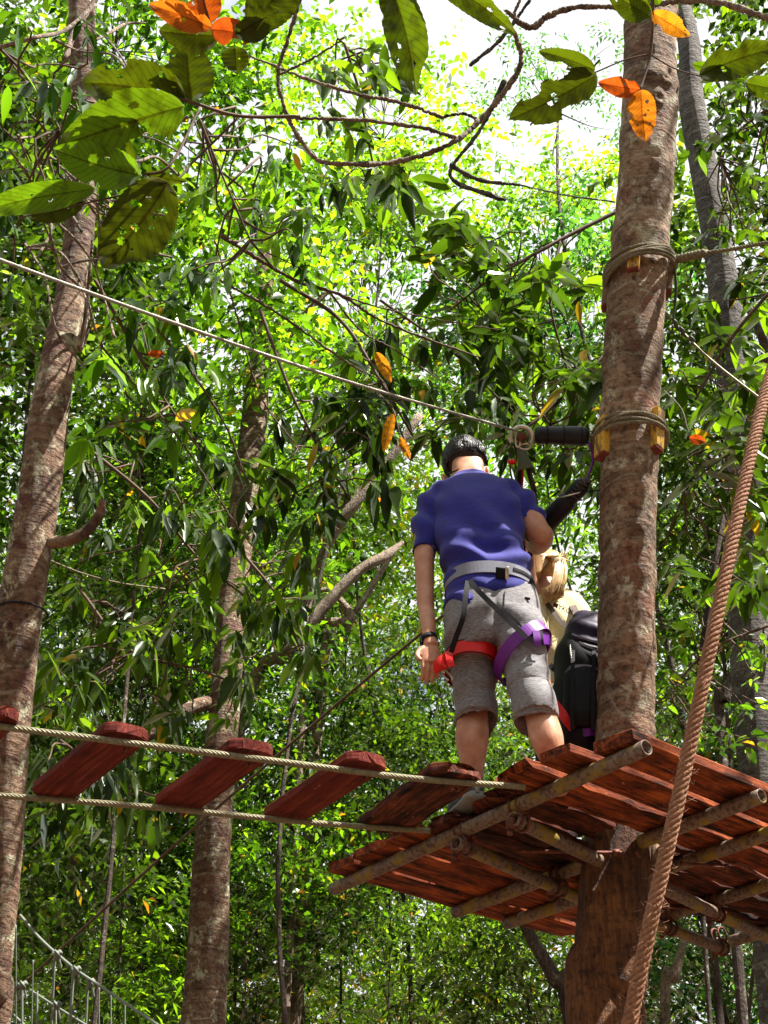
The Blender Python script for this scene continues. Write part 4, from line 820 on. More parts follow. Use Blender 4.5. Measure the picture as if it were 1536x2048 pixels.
# hair
g = G()
Rr = np.random.default_rng(8); H = Rh
def hp(a, e, k=1.0): return HC+H @ (np.array([math.cos(e)*math.sin(a)*.087, -math.cos(e)*math.cos(a)*.101, math.sin(e)*.121])*k)
nu, nv = 40, 14; V = []; F = []
for i in range(nv+1):
    for j in range(nu):
        a = 2*math.pi*j/nu; low = -.40+.25*abs(math.sin(a)) if math.cos(a) > -.2 else .55; e = math.pi/2-(math.pi/2-low)*i/nv; V.append(hp(a, e, (.99+.08*min(1, max(0, (e+.55)/.6))) if i < nv else .96))
for i in range(nv):
    for j in range(nu): F.append((i*nu+j, (i+1)*nu+j, (i+1)*nu+(j+1) % nu, i*nu+(j+1) % nu))
g.add(V, F)
for k in range(3600):
    a = Rr.uniform(-2.4, 2.4); e0 = Rr.uniform(.0, 1.45); L_ = Rr.uniform(.5, 1.1); n = 5; pts = []
    for s in range(n):
        t = s/(n-1); e = max(e0-L_*t, -.46+.25*abs(math.sin(a))+.07*math.sin(k)+.05*math.sin(a*13)); pts.append(hp(a+.04*t*math.sin(k), e, 1.01+.11*min(1, max(0, (e+.55)/.6))+.05*math.sin(t*2.2)*(.3+.7*((k*37) % 11)/11)*min(1, max(0, e+.75))+.02*math.sin(a*9)+.01*Rr.uniform()))
    P = np.array(pts); N = nrm(P-HC); ribbon(g, P, N, np.array([.005, .0065, .006, .005, .001]), .0008, tint=np.clip((.5+.5*math.sin(a*44+4*math.sin(a*8)))**3*math.exp(-((e0-.75)/.5)**2)+.12*Rr.uniform(), 0, 1)*np.array([.5]*4+[.9]*4+[1]*4+[.4]*4+[.05]*4))  # tint paints sheen streaks on the strands, strongest partway up the head
for k in range(220):
    a = Rr.uniform(-2.6, 2.6); e = Rr.uniform(-.15, 1.3); p = hp(a, e, 1.10); q = hp(a+Rr.normal(0, .10), e-.16, 1.17+.03*Rr.uniform()); ribbon(g, np.array([p, (p+q)/2+.003*nrm(p-HC), q]), nrm(p-HC), np.array([.004, .003, .001]), .0008, tint=.05*Rr.uniform())
mk('hair', g, MAT['hair'], man)
g = G(); V = []; F = []
for i in range(9):
    for j in range(30):
        a = -1.45+2.9*j/29; e = .12-.62*i/8*(1-.25*abs(a)); V.append(hp(a, e, 1.006+.0*i))
for i in range(8):
    for j in range(29): F.append((i*30+j, (i+1)*30+j, (i+1)*30+j+1, i*30+j+1))
# short stubble as tiny hairs fading downwards
gs = G()
for k in range(6500):
    a = Rr.uniform(-1.7, 1.7); e = -.28-.62*Rr.uniform()**1.3; p = hp(a, e, 1.0); q = hp(a, e-.05, 1.03); n_ = nrm(p-HC); ribbon(gs, np.array([p, q]), n_, .0014, .0004)
mk('stubble', gs, MAT['stubble'], man)
g = G(); tube(g, spline([PY(893, 950, 4.33), PY(905, 944, 4.312), PY(925, 936, 4.30), PY(948, 932, 4.305), PY(970, 930, 4.34)], 30), .0028, 6); mk('ear_strap', g, MAT['blackweb'], man)

# watch, harness
c = PY(858, 1278, 4.172); hs = dep(c)/FPX; th = np.linspace(0, 2*np.pi, 40); ax_a = nrm(PY(875, 1274, 4.17)-PY(842, 1282, 4.17)); ax_f = nrm(PY(862, 1292, 4.16)-PY(856, 1245, 4.19)); ax_b = np.cross(ax_a, ax_f)
g = G(); P = c+np.cos(th)[:, None]*ax_a*.0285+np.sin(th)[:, None]*ax_b*.026; ribbon(g, P[:-1], nrm(P[:-1]-c), .022, .004, closed=True); wt = mk('watch_strap', g, MAT['blackweb'], man)
g = G(); box(g, c-ax_a*.031+ax_f*.004, ax_f, ax_b, ax_a, .019, .017, .006, .3); mk('watch_case', g, MAT['blacktube'], wt)
hr = thing('climbing_harness', 'climbing harness with grey belt worn over the purple t-shirt and grey shorts', 'harness', PY(985, 1150, 4.2))
def band(name, c, hw, th_, tilt, wd, mat, depth_tilt=0., parent=None, t3=.004, a0=0, a1=2*np.pi, sag=0, e=2.3):
    th = np.linspace(a0, a1, 70); cc = np.cos(th); ss = np.sin(th); cc = np.sign(cc)*abs(cc)**(2/e); ss = np.sign(ss)*abs(ss)**(2/e)
    A_ = np.array([math.cos(tilt), 0, math.sin(tilt)]); B_ = nrm(np.array([0, 1, depth_tilt])); P = c+cc[:, None]*A_*hw-ss[:, None]*B_*th_-zz*sag*np.sin(th)[:, None]; g = G(); full = abs(a1-a0) > 6.2
    if full: P = P[:-1]
    N = P-c; up = np.cross(A_, B_); N = N-up*(N @ up)[:, None]; ribbon(g, P, N, wd, t3, closed=full); return mk(name, g, MAT[mat], parent, smooth=False)
c = PY(979, 1180, 4.22); hs = dep(c)/FPX
belt = band('waist_belt', c, 88*hs, .152, -.05, .052, 'greyweb', .0, hr, sag=-.012)
band('belt_edge', c+zz*.0, 89.5*hs, .1555, -.05, .013, 'blackweb', 0, belt, sag=-.012, a0=.1, a1=1.15)
g = G(); bc = PY(1003, 1146, 4.055); box(g, bc, Rv+Uv*-.1, Fv, Uv, .022, .007, .021); mk('buckle_strap', g, MAT['blackweb'], belt)
g = G(); box(g, PY(1014, 1146, 4.048), Rv, Fv, Uv, .007, .005, .024); mk('buckle', g, MAT['steel'], belt)
c = PY(944, 1332, 4.258); hs = dep(c)/FPX; band('leg_loop', c, 52*hs, .141, -.09, .056, 'red', .05, hr, sag=-.016)
for o_ in (-.026, .026): band('edge_stitch', c+zz*o_, 52.4*hs, .1425, -.09, .003, 'blackweb', .05, hr, sag=-.016, t3=.005)
c = PY(1045, 1308, 4.15); hs = dep(c)/FPX; band('leg_loop', c, 62*hs, .148, .62, .047, 'purple', -.1, hr, sag=-.0)
def wstrap(name, pts, wd, mat, par=hr, th=.004, N=None):
    P = spline([PY(*q) for q in pts], 40); g = G(); ribbon(g, P, np.array([0, -1, -.3]) if N is None else N, wd, th); return mk(name, g, MAT[mat], par, smooth=False)
wstrap('riser_strap', [(936, 1162, 4.058), (931, 1195, 4.04), (926, 1235, 4.035), (912, 1275, 4.07), (902, 1305, 4.10)], .020, 'blackweb')
wstrap('riser_strap', [(938, 1160, 4.058), (957, 1182, 4.04), (990, 1215, 4.03), (1025, 1248, 4.0), (1052, 1275, 3.98)], .020, 'blackweb')
wstrap('riser_strap', [(1003, 1215, 4.043), (1030, 1240, 4.02), (1060, 1270, 4.02), (1075, 1262, 4.03)], .008, 'blackweb')
wstrap('strap_tail', [(903, 1318, 4.14), (890, 1322, 4.125), (880, 1332, 4.125), (884, 1342, 4.14)], .052, 'red', th=.006)
wstrap('strap_tail', [(1072, 1277, 4.02), (1085, 1276, 4.03), (1094, 1277, 4.06), (1101, 1279, 4.09)], .050, 'purple', th=.006)
wstrap('strap_loop', [(896, 1303, 4.12), (899, 1320, 4.115), (903, 1334, 4.12)], .026, 'red', th=.009)
wstrap('strap_loop', [(1072, 1262, 4.0), (1074, 1278, 3.995), (1076, 1292, 4.0)], .026, 'purple', th=.009)
wstrap('strap_loop', [(1082, 1262, 4.01), (1083, 1278, 4.005), (1085, 1290, 4.01)], .010, 'blackweb', th=.010)
g = G(); th = np.linspace(.2, 5.6, 30); cc = PY(893, 1350, 4.16); tube(g, cc+np.cos(th)[:, None]*nrm(np.array([.6, 0, -.8]))*.030+np.sin(th)[:, None]*nrm(np.array([.8, .2, .6]))*.012, .004, 8); mk('carabiner', g, MAT['steel'], hr)
wstrap('side_strap', [(1057, 1165, 4.12), (1064, 1172, 4.15), (1070, 1176, 4.2)], .03, 'blackweb', th=.01)

# shoes
def shoe(x, y, Y, dirv, par):
    f = PY(x, y, Y); d = nrm(np.array([dirv[0], dirv[1], 0.])); sd = np.cross(d, zz); g = G(); z0 = CAMZ+1.702
    f = np.array([f[0], f[1], z0]); rows = [(-.065, .030, .045, .045), (-.045, .036, .056, .075), (0, .038, .056, .095), (.05, .040, .050, .075), (.10, .046, .042, .058), (.15, .046, .036, .045), (.19, .036, .030, .032), (.205, .018, .02, .02)]
    s = spline(np.array(rows), 30); th = np.linspace(0, 2*np.pi, 24, endpoint=False); V = []
    for a, w_, zc_, h in s:
        V.append(f+d*a+sd*w_*(np.sign(np.cos(th))*abs(np.cos(th))**.8)[:, None]+zz*(.018+np.maximum(0, .5+.5*np.sin(th))*h)[:, None])
    F = [(i*24+j, i*24+(j+1) % 24, (i+1)*24+(j+1) % 24, (i+1)*24+j) for i in range(29) for j in range(24)]+[tuple(range(24))[::-1], tuple(range(29*24, 30*24))]
    g.add(np.concatenate(V), F); so = mk('shoe', g, MAT['shoe'], par)
    g = G(); V = []
    for a, w_, zc_, h in s: V.append(f+d*(a*1.02)+sd*(w_+.004)*(np.sign(np.cos(th))*abs(np.cos(th))**.6)[:, None]+zz*(.012+.013*np.sin(th))[:, None])
    g.add(np.concatenate(V), F); mk('sole', g, MAT['sole'], so)
    g = G(); 
    for k, o_ in enumerate((-.010, .012)): 
        P = spline([f+d*(.02+o_)-sd*.042+zz*.03, f+d*(-.02+o_)-sd*.038+zz*.075, f+d*(-.06)+zz*.090, f+d*(-.02+o_)+sd*.038+zz*.075, f+d*(.02+o_)+sd*.042+zz*.03], 24); ribbon(g, P, nrm(P-f-zz*.03-d*.01), .008, .003)
    box(g, f-d*.068+zz*.045, sd, d, zz, .008, .003, .026); mk('heel_trim', g, MAT['sole'], so)
shoe(944, 1612, 4.31, (-.25, 1), man); shoe(1112, 1585, 4.09, (.25, 1), man)

# ------------------------------------------------------------------ woman behind the trunk
wom = thing('person', 'blond person in a cream shirt half hidden between the purple-shirted person and the trunk', 'person', PZ(1110, 1600, 1.70))
WY = 5.0
g = G()
loft(g, [sec(1140, 1400, WY-.02, 60, .12), sec(1135, 1330, WY, 58, .11), sec(1125, 1260, WY, 60, .11), sec(1112, 1215, WY, 58, .09), sec(1098, 1190, WY, 26, .055), sec(1090, 1165, WY+.02, 22, .05)], 40, 28, 2.3)
WH = PY(1087, 1145, WY+.04); Rw = np.array(Matrix.Rotation(math.radians(14), 3, 'Y') @ Matrix.Rotation(math.radians(70), 3, 'Z'))
ell(g, WH, (.074, .092, .108), Rw, 28, 20, headfn); ell(g, WH+Rw @ np.array([0, .094, -.012]), (.012, .02, .022), Rw); ell(g, WH+Rw @ np.array([0, .082, -.055]), (.022, .012, .010), Rw); ell(g, WH+Rw @ np.array([0, .078, -.09]), (.022, .016, .015), Rw)
for s in (-1, 1): ell(g, WH+Rw @ np.array([s*.074, -.01, -.01]), (.009, .016, .028), Rw); ell(g, WH+Rw @ np.array([s*.03, .080, .012]), (.015, .010, .008), Rw)
s = spline([(*PY(1082, 1215, WY-.02), .048), (*PY(1066, 1190, WY-.03), .042), (*PY(1058, 1150, WY-.05), .036), (*PY(1056, 1120, WY-.08), .032), (*PY(1060, 1095, WY-.10), .024)], 30); tube(g, s[:, :3], s[:, 3], 16)
hand(PY(1060, 1098, WY-.10), np.array([.1, 0, .8]), np.array([.8, .5, 0]), 1, .7)
for dx in (-22, 26): loft(g, [sec(1140+dx, 1400, WY, 30, .09), sec(1132+dx, 1470, WY, 26, .075), sec(1122+dx, 1540, WY, 22, .06), sec(1115+dx, 1600, WY, 18, .05)], 30, 18)
remesh(mk('body', g, MAT['skin'], wom), .005, 5)
g = G()
loft(g, [sec(1142, 1390, WY, 60, .13), sec(1140, 1398, WY, 64, .14), sec(1135, 1330, WY, 64, .135), sec(1126, 1265, WY, 62, .13), sec(1114, 1225, WY, 58, .115), sec(1104, 1203, WY, 40, .08), sec(1098, 1190, WY, 28, .062)], 60, 32, 2.3)
s = spline([(*PY(1088, 1215, WY-.02), .058), (*PY(1078, 1225, WY-.06), .060), (*PY(1070, 1260, WY-.12), .058), (*PY(1072, 1290, WY-.10), .055)], 26); tube(g, s[:, :3], s[:, 3], 18)
cs = mk('shirt', g, MAT['cream'], wom); remesh(cs, .007, 5); displace(cs, lambda V: .006*np.sin(26*V[:, 2]+30*V[:, 0]+2*np.sin(9*V[:, 0]))+.004*vnoise(V, 14, 9))
def txt(body, P, size, right, up, mat, parent, name, ext=.0008):
    cu = bpy.data.curves.new(name, 'FONT'); cu.body = body; cu.size = size; cu.extrude = ext; cu.offset = size*.015; cu.align_x = 'CENTER'; cu.align_y = 'CENTER'
    o = bpy.data.objects.new(name, cu); dg = bpy.context.evaluated_depsgraph_get(); link(o); bpy.context.view_layer.update(); me = bpy.data.meshes.new_from_object(o.evaluated_get(bpy.context.evaluated_depsgraph_get())); bpy.data.objects.remove(o)
    V = np.array([v.co[:] for v in me.vertices]); r = nrm(right); u = nrm(up-r*(up @ r)); n_ = np.cross(r, u)
    V = P+V[:, :1]*r+V[:, 1:2]*u+V[:, 2:]*n_; F = [tuple(p.vertices) for p in me.polygons]; bpy.data.meshes.remove(me); return mk(name, (V, F), MAT[mat], parent, smooth=False)
tR = PY(1150, 1228, WY-.14)-PY(1118, 1214, WY-.14)
txt('MYKONO', PY(1134, 1221, WY-.150), .030, tR, Uv, 'ink', cs, 'printed_word')
g = G(); box(g, PY(1111, 1211, WY-.145), tR, Uv, Fv, .010, .008, .004, .3); mk('red_emblem', g, MAT['red'], cs)
g = G(); loft(g, [sec(1140, 1385, WY, 62, .13), sec(1138, 1440, WY, 60, .125), sec(1130, 1470, WY, 54, .11)], 20, 30, 2.3)
for dx in (-24, 28): loft(g, [sec(1138+dx, 1420, WY, 38, .11), sec(1130+dx, 1490, WY, 34, .09), sec(1122+dx, 1560, WY, 30, .08), sec(1116+dx, 1610, WY, 27, .07)], 30, 20)
remesh(mk('trousers', g, MAT['trousers'], wom), .008, 4)
for dx in (-24, 28): shoe(1116+dx, 1600, WY, (.1, 1), wom)
# hair and ponytail
g = G(); ell(g, WH+Rw @ np.array([0, -.012, .016]), (.082, .094, .106), Rw, 28, 20)
pb = WH+Rw @ np.array([0, -.075, .075]); 
for k in range(1500):
    r1, r2, r3 = Rr.uniform(-1, 1, 3)
    P = spline([PY(1088+8*r1, 1118+6*r2, WY-.03), PY(1105+6*r1, 1110+3*abs(r2), WY-.07+.02*r2), PY(1120+11*r1, 1122+4*r2, WY-.11+.03*r3), PY(1120+14*r1, 1150, WY-.13+.045*r3), PY(1114+15*r1, 1172, WY-.13+.05*r3), PY(1103+21*r1+4*r2, 1186+16*r2-8*r1, WY-.12+.05*r3)], 9)
    ribbon(g, P, -nrm(P-C0)+.5*Rv*r1, np.array([.004, .005, .006, .006, .006, .005, .005, .004, .001]), .001)
for k in range(700):
    a, b_ = Rr.uniform(-1, 1, 2); P = spline([WH+Rw @ np.array([.05*a, .06, .085+.01*b_]), WH+Rw @ np.array([.08*a, 0, .105-.05*a*a]), WH+Rw @ np.array([.07*a, -.06, .085-.04*a*a]), pb+.012*Rr.normal(size=3)], 7); ribbon(g, P, nrm(P-WH), .004, .001)
for k in range(500):
    a, b_ = Rr.uniform(-1, 1, 2); P = spline([PY(1068+5*a, 1135+24*b_, WY-.05), PY(1076+4*a, 1128+18*b_, WY-.07), PY(1092+4*a, 1116+8*b_, WY-.06)], 6); ribbon(g, P, -nrm(P-C0), .004, .001)
mk('hair', g, MAT['blond'], wom)
wstrap('shoulder_strap', [(1085, 1196, 4.92), (1100, 1215, 4.87), (1120, 1242, 4.83), (1137, 1258, 4.80)], .022, 'strapbrown', wom)

# backpack hanging on her back
BY = 4.72
bp = thing('backpack', 'large dark backpack with violet top between the man and the trunk', 'backpack', PY(1160, 1500, BY))
g = G(); loft(g, [sec(1165, 1520, BY+.02, 46, .08), sec(1166, 1470, BY, 54, .12), sec(1166, 1400, BY, 56, .14), sec(1168, 1330, BY, 52, .14), sec(1172, 1290, BY, 46, .12), sec(1176, 1262, BY+.02, 34, .08)], 50, 34, 2.8)
o = mk('pack_body', g, MAT['pack'], bp); remesh(o, .007, 4); displace(o, lambda V: .016*vnoise(V, 9, 4)+.006*np.sin(30*V[:, 2]+14*V[:, 0]))
g = G(); loft(g, [sec(1172, 1312, BY-.01, 49, .14), sec(1174, 1285, BY-.01, 46, .135), sec(1177, 1262, BY+.01, 38, .10), sec(1180, 1252, BY+.03, 26, .06)], 30, 34, 2.8)
o = mk('top_lid', g, MAT['pack_top'], bp); remesh(o, .006, 3); displace(o, lambda V: .006*np.sin(60*V[:, 2]+38*V[:, 0]+1.5*np.sin(11*V[:, 0])))
g = G(); P = spline([PY(1138, 1262, BY-.07), PY(1143, 1245, BY-.08), PY(1158, 1240, BY-.09), PY(1172, 1244, BY-.09), PY(1176, 1262, BY-.08)], 24); tube(g, P, np.r_[np.linspace(.008, .015, 12), np.linspace(.015, .013, 12)], 10); mk('grab_handle', g, MAT['blackweb'], bp)
g = G(); loft(g, [sec(1168, 1455, BY-.10, 40, .04), sec(1168, 1420, BY-.12, 44, .055), sec(1169, 1370, BY-.12, 42, .055), sec(1170, 1340, BY-.11, 36, .035)], 24, 26, 3); o = mk('front_pocket', g, MAT['pack'], bp); remesh(o, .006, 3); displace(o, lambda V: .005*vnoise(V, 20, 6))
for x_ in (1146, 1188): wstrap('webbing', [(x_, 1300, BY-.15), (x_-1, 1345, BY-.175), (x_-2, 1400, BY-.19), (x_-2, 1460, BY-.16)], .016, 'blackweb', bp)
wstrap('zip_edge', [(1130, 1345, BY-.14), (1150, 1332, BY-.165), (1180, 1332, BY-.17), (1205, 1345, BY-.15)], .007, 'greyweb', bp)
for dy in (0, 14, 27): wstrap('lid_fold', [(1143, 1268+dy, BY-.125), (1165, 1276+dy, BY-.15), (1190, 1284+dy*1.1, BY-.15), (1212, 1290+dy*1.2, BY-.13)], .008, 'greyweb', bp, th=.006)
g = G(); P = spline([PY(1140, 1290, BY-.155), PY(1141, 1305, BY-.16), PY(1143, 1318, BY-.16)], 12); rope(g, P, .004, .02, 2, 5, 8); mk('key_clip', g, MAT['steel'], bp)
wstrap('back_strap', [(1143, 1208, 4.9), (1152, 1225, 4.84), (1162, 1242, 4.78)], .032, 'strapbrown', bp)
wstrap('compression_strap', [(1098, 1330, 4.82), (1118, 1345, 4.78), (1128, 1362, 4.74)], .028, 'blackweb', bp); wstrap('compression_strap', [(1128, 1330, 4.74), (1116, 1372, 4.78), (1106, 1395, 4.82)], .03, 'blackweb', bp)
h2 = thing('climbing_harness', 'red and purple harness leg loops in the shade under the dark backpack', 'harness', PY(1140, 1440, 4.8))
wstrap('leg_loop', [(1106, 1405, 4.60), (1118, 1420, 4.58), (1132, 1438, 4.58), (1147, 1456, 4.60)], .040, 'red', h2, th=.006); wstrap('leg_loop', [(1162, 1466, 4.62), (1178, 1464, 4.60), (1196, 1463, 4.62)], .032, 'purple', h2, th=.006)

# ------------------------------------------------------------------ unseen crowns for the two near trees, added above the frame to dapple the sun
def crown(parent, c, rad, ncl, Ln, mat, seed, P0, clr=.4, spray=9):
    rr = np.random.default_rng(seed); cen = np.array(c)+nrm(rr.normal(size=(ncl, 3)))*rr.uniform(.1, 1, (ncl, 1))**.5*np.array(rad); g = G()
    for k in range(0, ncl, 3): limb(g, P0, cen[k], .05, .006, .08, 9, 6, rr)
    mk('branch', g, MAT['twig'], parent); ls = LS(); cloud(ls, cen, clr, spray, 7, Ln, tb=.4, rng=rr); ls.build('crown', MAT[mat], parent)
tp, _ = trunk_at(-100)
crown(pt, (3.1, 3.0, 9.7), (2.9, 2.3, 1.4), 13, .15, 'leaf', 71, tp, .42, 6)
crown(lt, (-2.6, 4.3, 11), (2.2, 1.6, 1.2), 22, .14, 'leaf', 72, PD(172, -150, 6.6))

# ------------------------------------------------------------------ broad leaves close to the camera
def bigleaf(base, tip, wpx, d, seed, holes=0, chew=0, curl=.12, face=.0, fold=.12, dd=0):
    r = np.random.default_rng(seed); a = PD(*base, d); b = PD(*tip, d+dd); L_ = np.linalg.norm(b-a); dr = (b-a)/L_; wd = wpx*d/FPX
    vw = nrm(a-C0); sd = nrm(np.cross(dr, vw)); nn = np.cross(sd, dr); sd = nrm(sd*math.cos(face)+nn*math.sin(face)); nn = np.cross(sd, dr)
    nu, nv = 80, 28; V = []; lu = []; lv = []; ph = r.uniform(0, 6.28, 6); bend = r.uniform(-.07, .07)
    for i in range(nu+1):
        u = i/nu; w_ = (math.sin(math.pi*u**.85)**.62)*(.98-.1*u); w_ = max(w_, .02); serr = 1+.045*((u*15) % 1-.5)
        for j in range(nv+1):
            v = -1+2*j/nv; hw = wd/2*w_*(serr if abs(v) > .8 else 1)*(1+.05*math.sin(7*u+ph[0]+(v > 0)))
            z = -fold*wd*abs(v)+.018*L_*math.sin(u*40+ph[3])*abs(v)*.35+curl*L_*((u-.4)**2)+.03*wd*math.sin(5*u+3*v+ph[1])+curl*.5*wd*v*v*math.sin(3*u+ph[4])
            V.append(a+dr*L_*u+sd*(hw*v+bend*L_*4*u*(1-u)*.5)+nn*z); lu.append(u+.0); lv.append(v)
    hl = [(r.uniform(.2, .9), r.uniform(-.75, .75), r.uniform(.015, .04)) for _ in range(holes)]; ch = [(r.uniform(.15, 1), r.choice([-1, 1]), r.uniform(.06, .17)) for _ in range(chew)]
    F = []
    for i in range(nu):
        for j in range(nv):
            u, v = (i+.5)/nu, -1+2*(j+.5)/nv
            if any((u-p)**2+((v-q)*.3)**2 < s*s for p, q, s in hl) or any((u-p)**2+((v-q)*.33)**2 < s*s*(1+.4*math.sin(9*u+7*v)) for p, q, s in ch): continue
            k = i*(nv+1)+j; F.append((k, k+1, k+nv+2, k+nv+1))
    return V, F, lu, lv
def sprig(label, stems, leaves, seed=0):
    t = thing('leafy_twig', label, 'twig', PD(*stems[0][0][:3]), 'broad-leaved twigs hanging near the camera')
    g = G()
    for q in stems: s = spline([[*PD(x, y, d), w/2*d/FPX] for x, y, d, w in q], 30); tube(g, s[:, :3], s[:, 3], 8)
    mk('stem', g, MAT['twig'], t)
    for k, (base, tip, w_, d, mt, tn, ho, ch, kw) in enumerate(leaves):
        V, F, lu, lv = bigleaf(base, tip, w_, d, seed*20+k, ho, ch, **kw); g = G(); g.add(V, F, lu=lu, lv=lv, tint=tn); mk('leaf', g, MAT['leaf_'+mt], t)
O_, N_ = 'orange', 'olive'
sprig('cluster of large olive and green leaves in the upper left', [[(600, 232, 2.5, 6), (480, 232, 2.45, 7), (385, 205, 2.4, 7), (330, 190, 2.4, 4)], [(400, 215, 2.4, 6), (340, 330, 2.3, 6), (285, 350, 2.3, 5)], [(480, 232, 2.45, 5), (390, 320, 2.4, 5), (340, 365, 2.35, 5), (200, 400, 2.3, 4), (40, 435, 2.3, 3)]],
 [((372, 200), (168, 165), 125, 2.40, N_, .25, 5, 2, dict(curl=.1)), ((368, 212), (118, 292), 130, 2.34, N_, .75, 4, 3, dict(curl=.08)), ((285, 352), (112, 300), 95, 2.28, N_, 1.0, 3, 1, dict(curl=-.1)),
  ((190, 378), (-60, 428), 62, 2.2, N_, .9, 2, 0, dict(curl=.1)), ((335, 365), (205, 535), 140, 2.3, N_, .12, 12, 1, dict(curl=.1)), ((385, 205), (375, 80), 112, 2.42, N_, .3, 3, 1, dict(curl=.1)),
  ((170, 402), (60, 440), 45, 2.3, N_, .1, 2, 1, {}), ((290, 345), (375, 362), 22, 2.3, N_, .4, 0, 0, {}), ((270, 325), (165, 245), 70, 2.45, N_, .5, 3, 2, {})], 1)
sprig('twig with orange and dark leaves at the top left edge', [[(380, -60, 2.3, 6), (405, -10, 2.3, 6), (422, 55, 2.3, 5), (440, 70, 2.3, 4)]],
 [((424, 55), (298, 8), 55, 2.28, O_, .45, 3, 1, dict(curl=.1)), ((422, 58), (518, 72), 58, 2.27, O_, .1, 2, 1, dict(curl=.15)), ((418, 50), (400, -50), 70, 2.3, O_, .2, 3, 1, {}), ((440, 72), (318, 62), 78, 2.34, N_, .1, 1, 0, {}), ((470, 95), (475, 150), 60, 2.36, N_, .2, 2, 0, {}),
  ((500, 60), (600, -60), 100, 2.3, N_, .2, 2, 0, {}), ((470, 70), (560, 20), 70, 2.25, N_, .15, 2, 1, {})], 2)
sprig('twig with two chewed olive leaves hanging at the top middle', [[(760, -70, 2.3, 6), (790, -30, 2.3, 5), (880, -50, 2.3, 5)]],
 [((778, -40), (832, 192), 92, 2.3, N_, .6, 5, 3, dict(curl=.06, fold=.2)), ((860, -50), (1030, 68), 62, 2.3, N_, .5, 2, 1, dict(curl=.08)), ((770, -30), (800, 60), 50, 2.32, N_, .1, 1, 1, {})], 3)
sprig('drooping twig with orange and chewed dark leaves in front of the trunk top', [[(1302, -60, 2.6, 7), (1306, 30, 2.6, 6), (1300, 108, 2.6, 7), (1290, 150, 2.58, 4), (1280, 178, 2.56, 4)], [(1300, 108, 2.6, 4), (1250, 120, 2.6, 3), (1190, 145, 2.6, 3)], [(1300, 108, 2.6, 4), (1345, 135, 2.6, 3), (1400, 152, 2.58, 3), (1470, 158, 2.55, 3)]],
 [((1302, 35), (1215, -20), 58, 2.58, N_, .5, 1, 0, {}), ((1304, 25), (1380, 72), 42, 2.58, O_, .9, 3, 2, {}), ((1190, 140), (1078, 102), 42, 2.6, N_, .45, 1, 1, {}), ((1192, 150), (1018, 238), 92, 2.6, N_, .15, 3, 5, dict(curl=.05)),
  ((1280, 180), (1196, 165), 42, 2.56, O_, .15, 1, 2, dict(curl=.1)), ((1282, 182), (1292, 284), 62, 2.55, O_, .7, 8, 1, dict(curl=.05)), ((1398, 152), (1560, 95), 74, 2.55, N_, .35, 2, 1, {}), ((1385, 128), (1490, 160), 30, 2.56, N_, .8, 1, 1, {}), ((1490, 165), (1600, 185), 50, 2.5, N_, .6, 1, 0, {}), ((1318, 10), (1290, -60), 40, 2.6, N_, .8, 0, 0, {})], 4)

# ------------------------------------------------------------------ bare branches at the top
def branch(label, paths, mat, name='branch', group=None):
    g = G(); rr = np.random.default_rng(len(label))
    for q in paths:
        A_ = np.array([[*PD(x, y, d), w/2*d/FPX] for x, y, d, w in q]); s = spline(A_, 22*len(q)); s[:, 3] *= .66*(1+.14*np.sin(np.linspace(0, 9*len(q), len(s)))+.06*rr.normal(size=len(s))); s[:, :3] += rr.normal(size=(len(s), 3))*.0015; tube(g, s[:, :3], s[:, 3], 9)
    return tag(mk(name, g, MAT[mat]), label, 'branch', group)
branch('bare looping branch arching through the top middle', [[(1000, 40, 4.4, 16), (1030, 70, 4.4, 17), (1042, 125, 4.4, 15), (1015, 175, 4.4, 18), (960, 240, 4.4, 17), (900, 288, 4.3, 15), (800, 322, 4.3, 16), (700, 328, 4.2, 16), (640, 322, 4.2, 13), (605, 285, 4.2, 13), (572, 225, 4.2, 13), (556, 150, 4.2, 12), (575, 80, 4.2, 12), (606, -20, 4.2, 13)],
  [(912, 276, 4.3, 12), (840, 255, 4.3, 12), (720, 240, 4.25, 12), (600, 236, 4.2, 10), (500, 232, 4.2, 8), (430, 228, 4.2, 5)], [(888, 236, 4.4, 11), (800, 205, 4.4, 12), (720, 190, 4.4, 11), (620, 160, 4.4, 10), (520, 120, 4.4, 7), (450, 95, 4.4, 5)],
  [(955, 240, 4.4, 9), (930, 228, 4.4, 8), (890, 232, 4.4, 10)], [(556, 150, 4.2, 8), (620, 120, 4.2, 7), (690, 75, 4.2, 5)]], 'pale_branch')
branch('lit brown branch running along the top edge over the trunk', [[(1010, 20, 4.8, 10), (1060, 55, 4.8, 20), (1100, 30, 4.8, 20), (1160, 14, 4.8, 16), (1260, 14, 4.8, 16), (1370, 2, 4.7, 18), (1450, 8, 4.6, 20), (1560, 45, 4.5, 22)], [(1060, 55, 4.8, 14), (1030, 40, 4.8, 10), (1040, 0, 4.8, 9), (1080, -50, 4.8, 9)]], 'pale_branch')
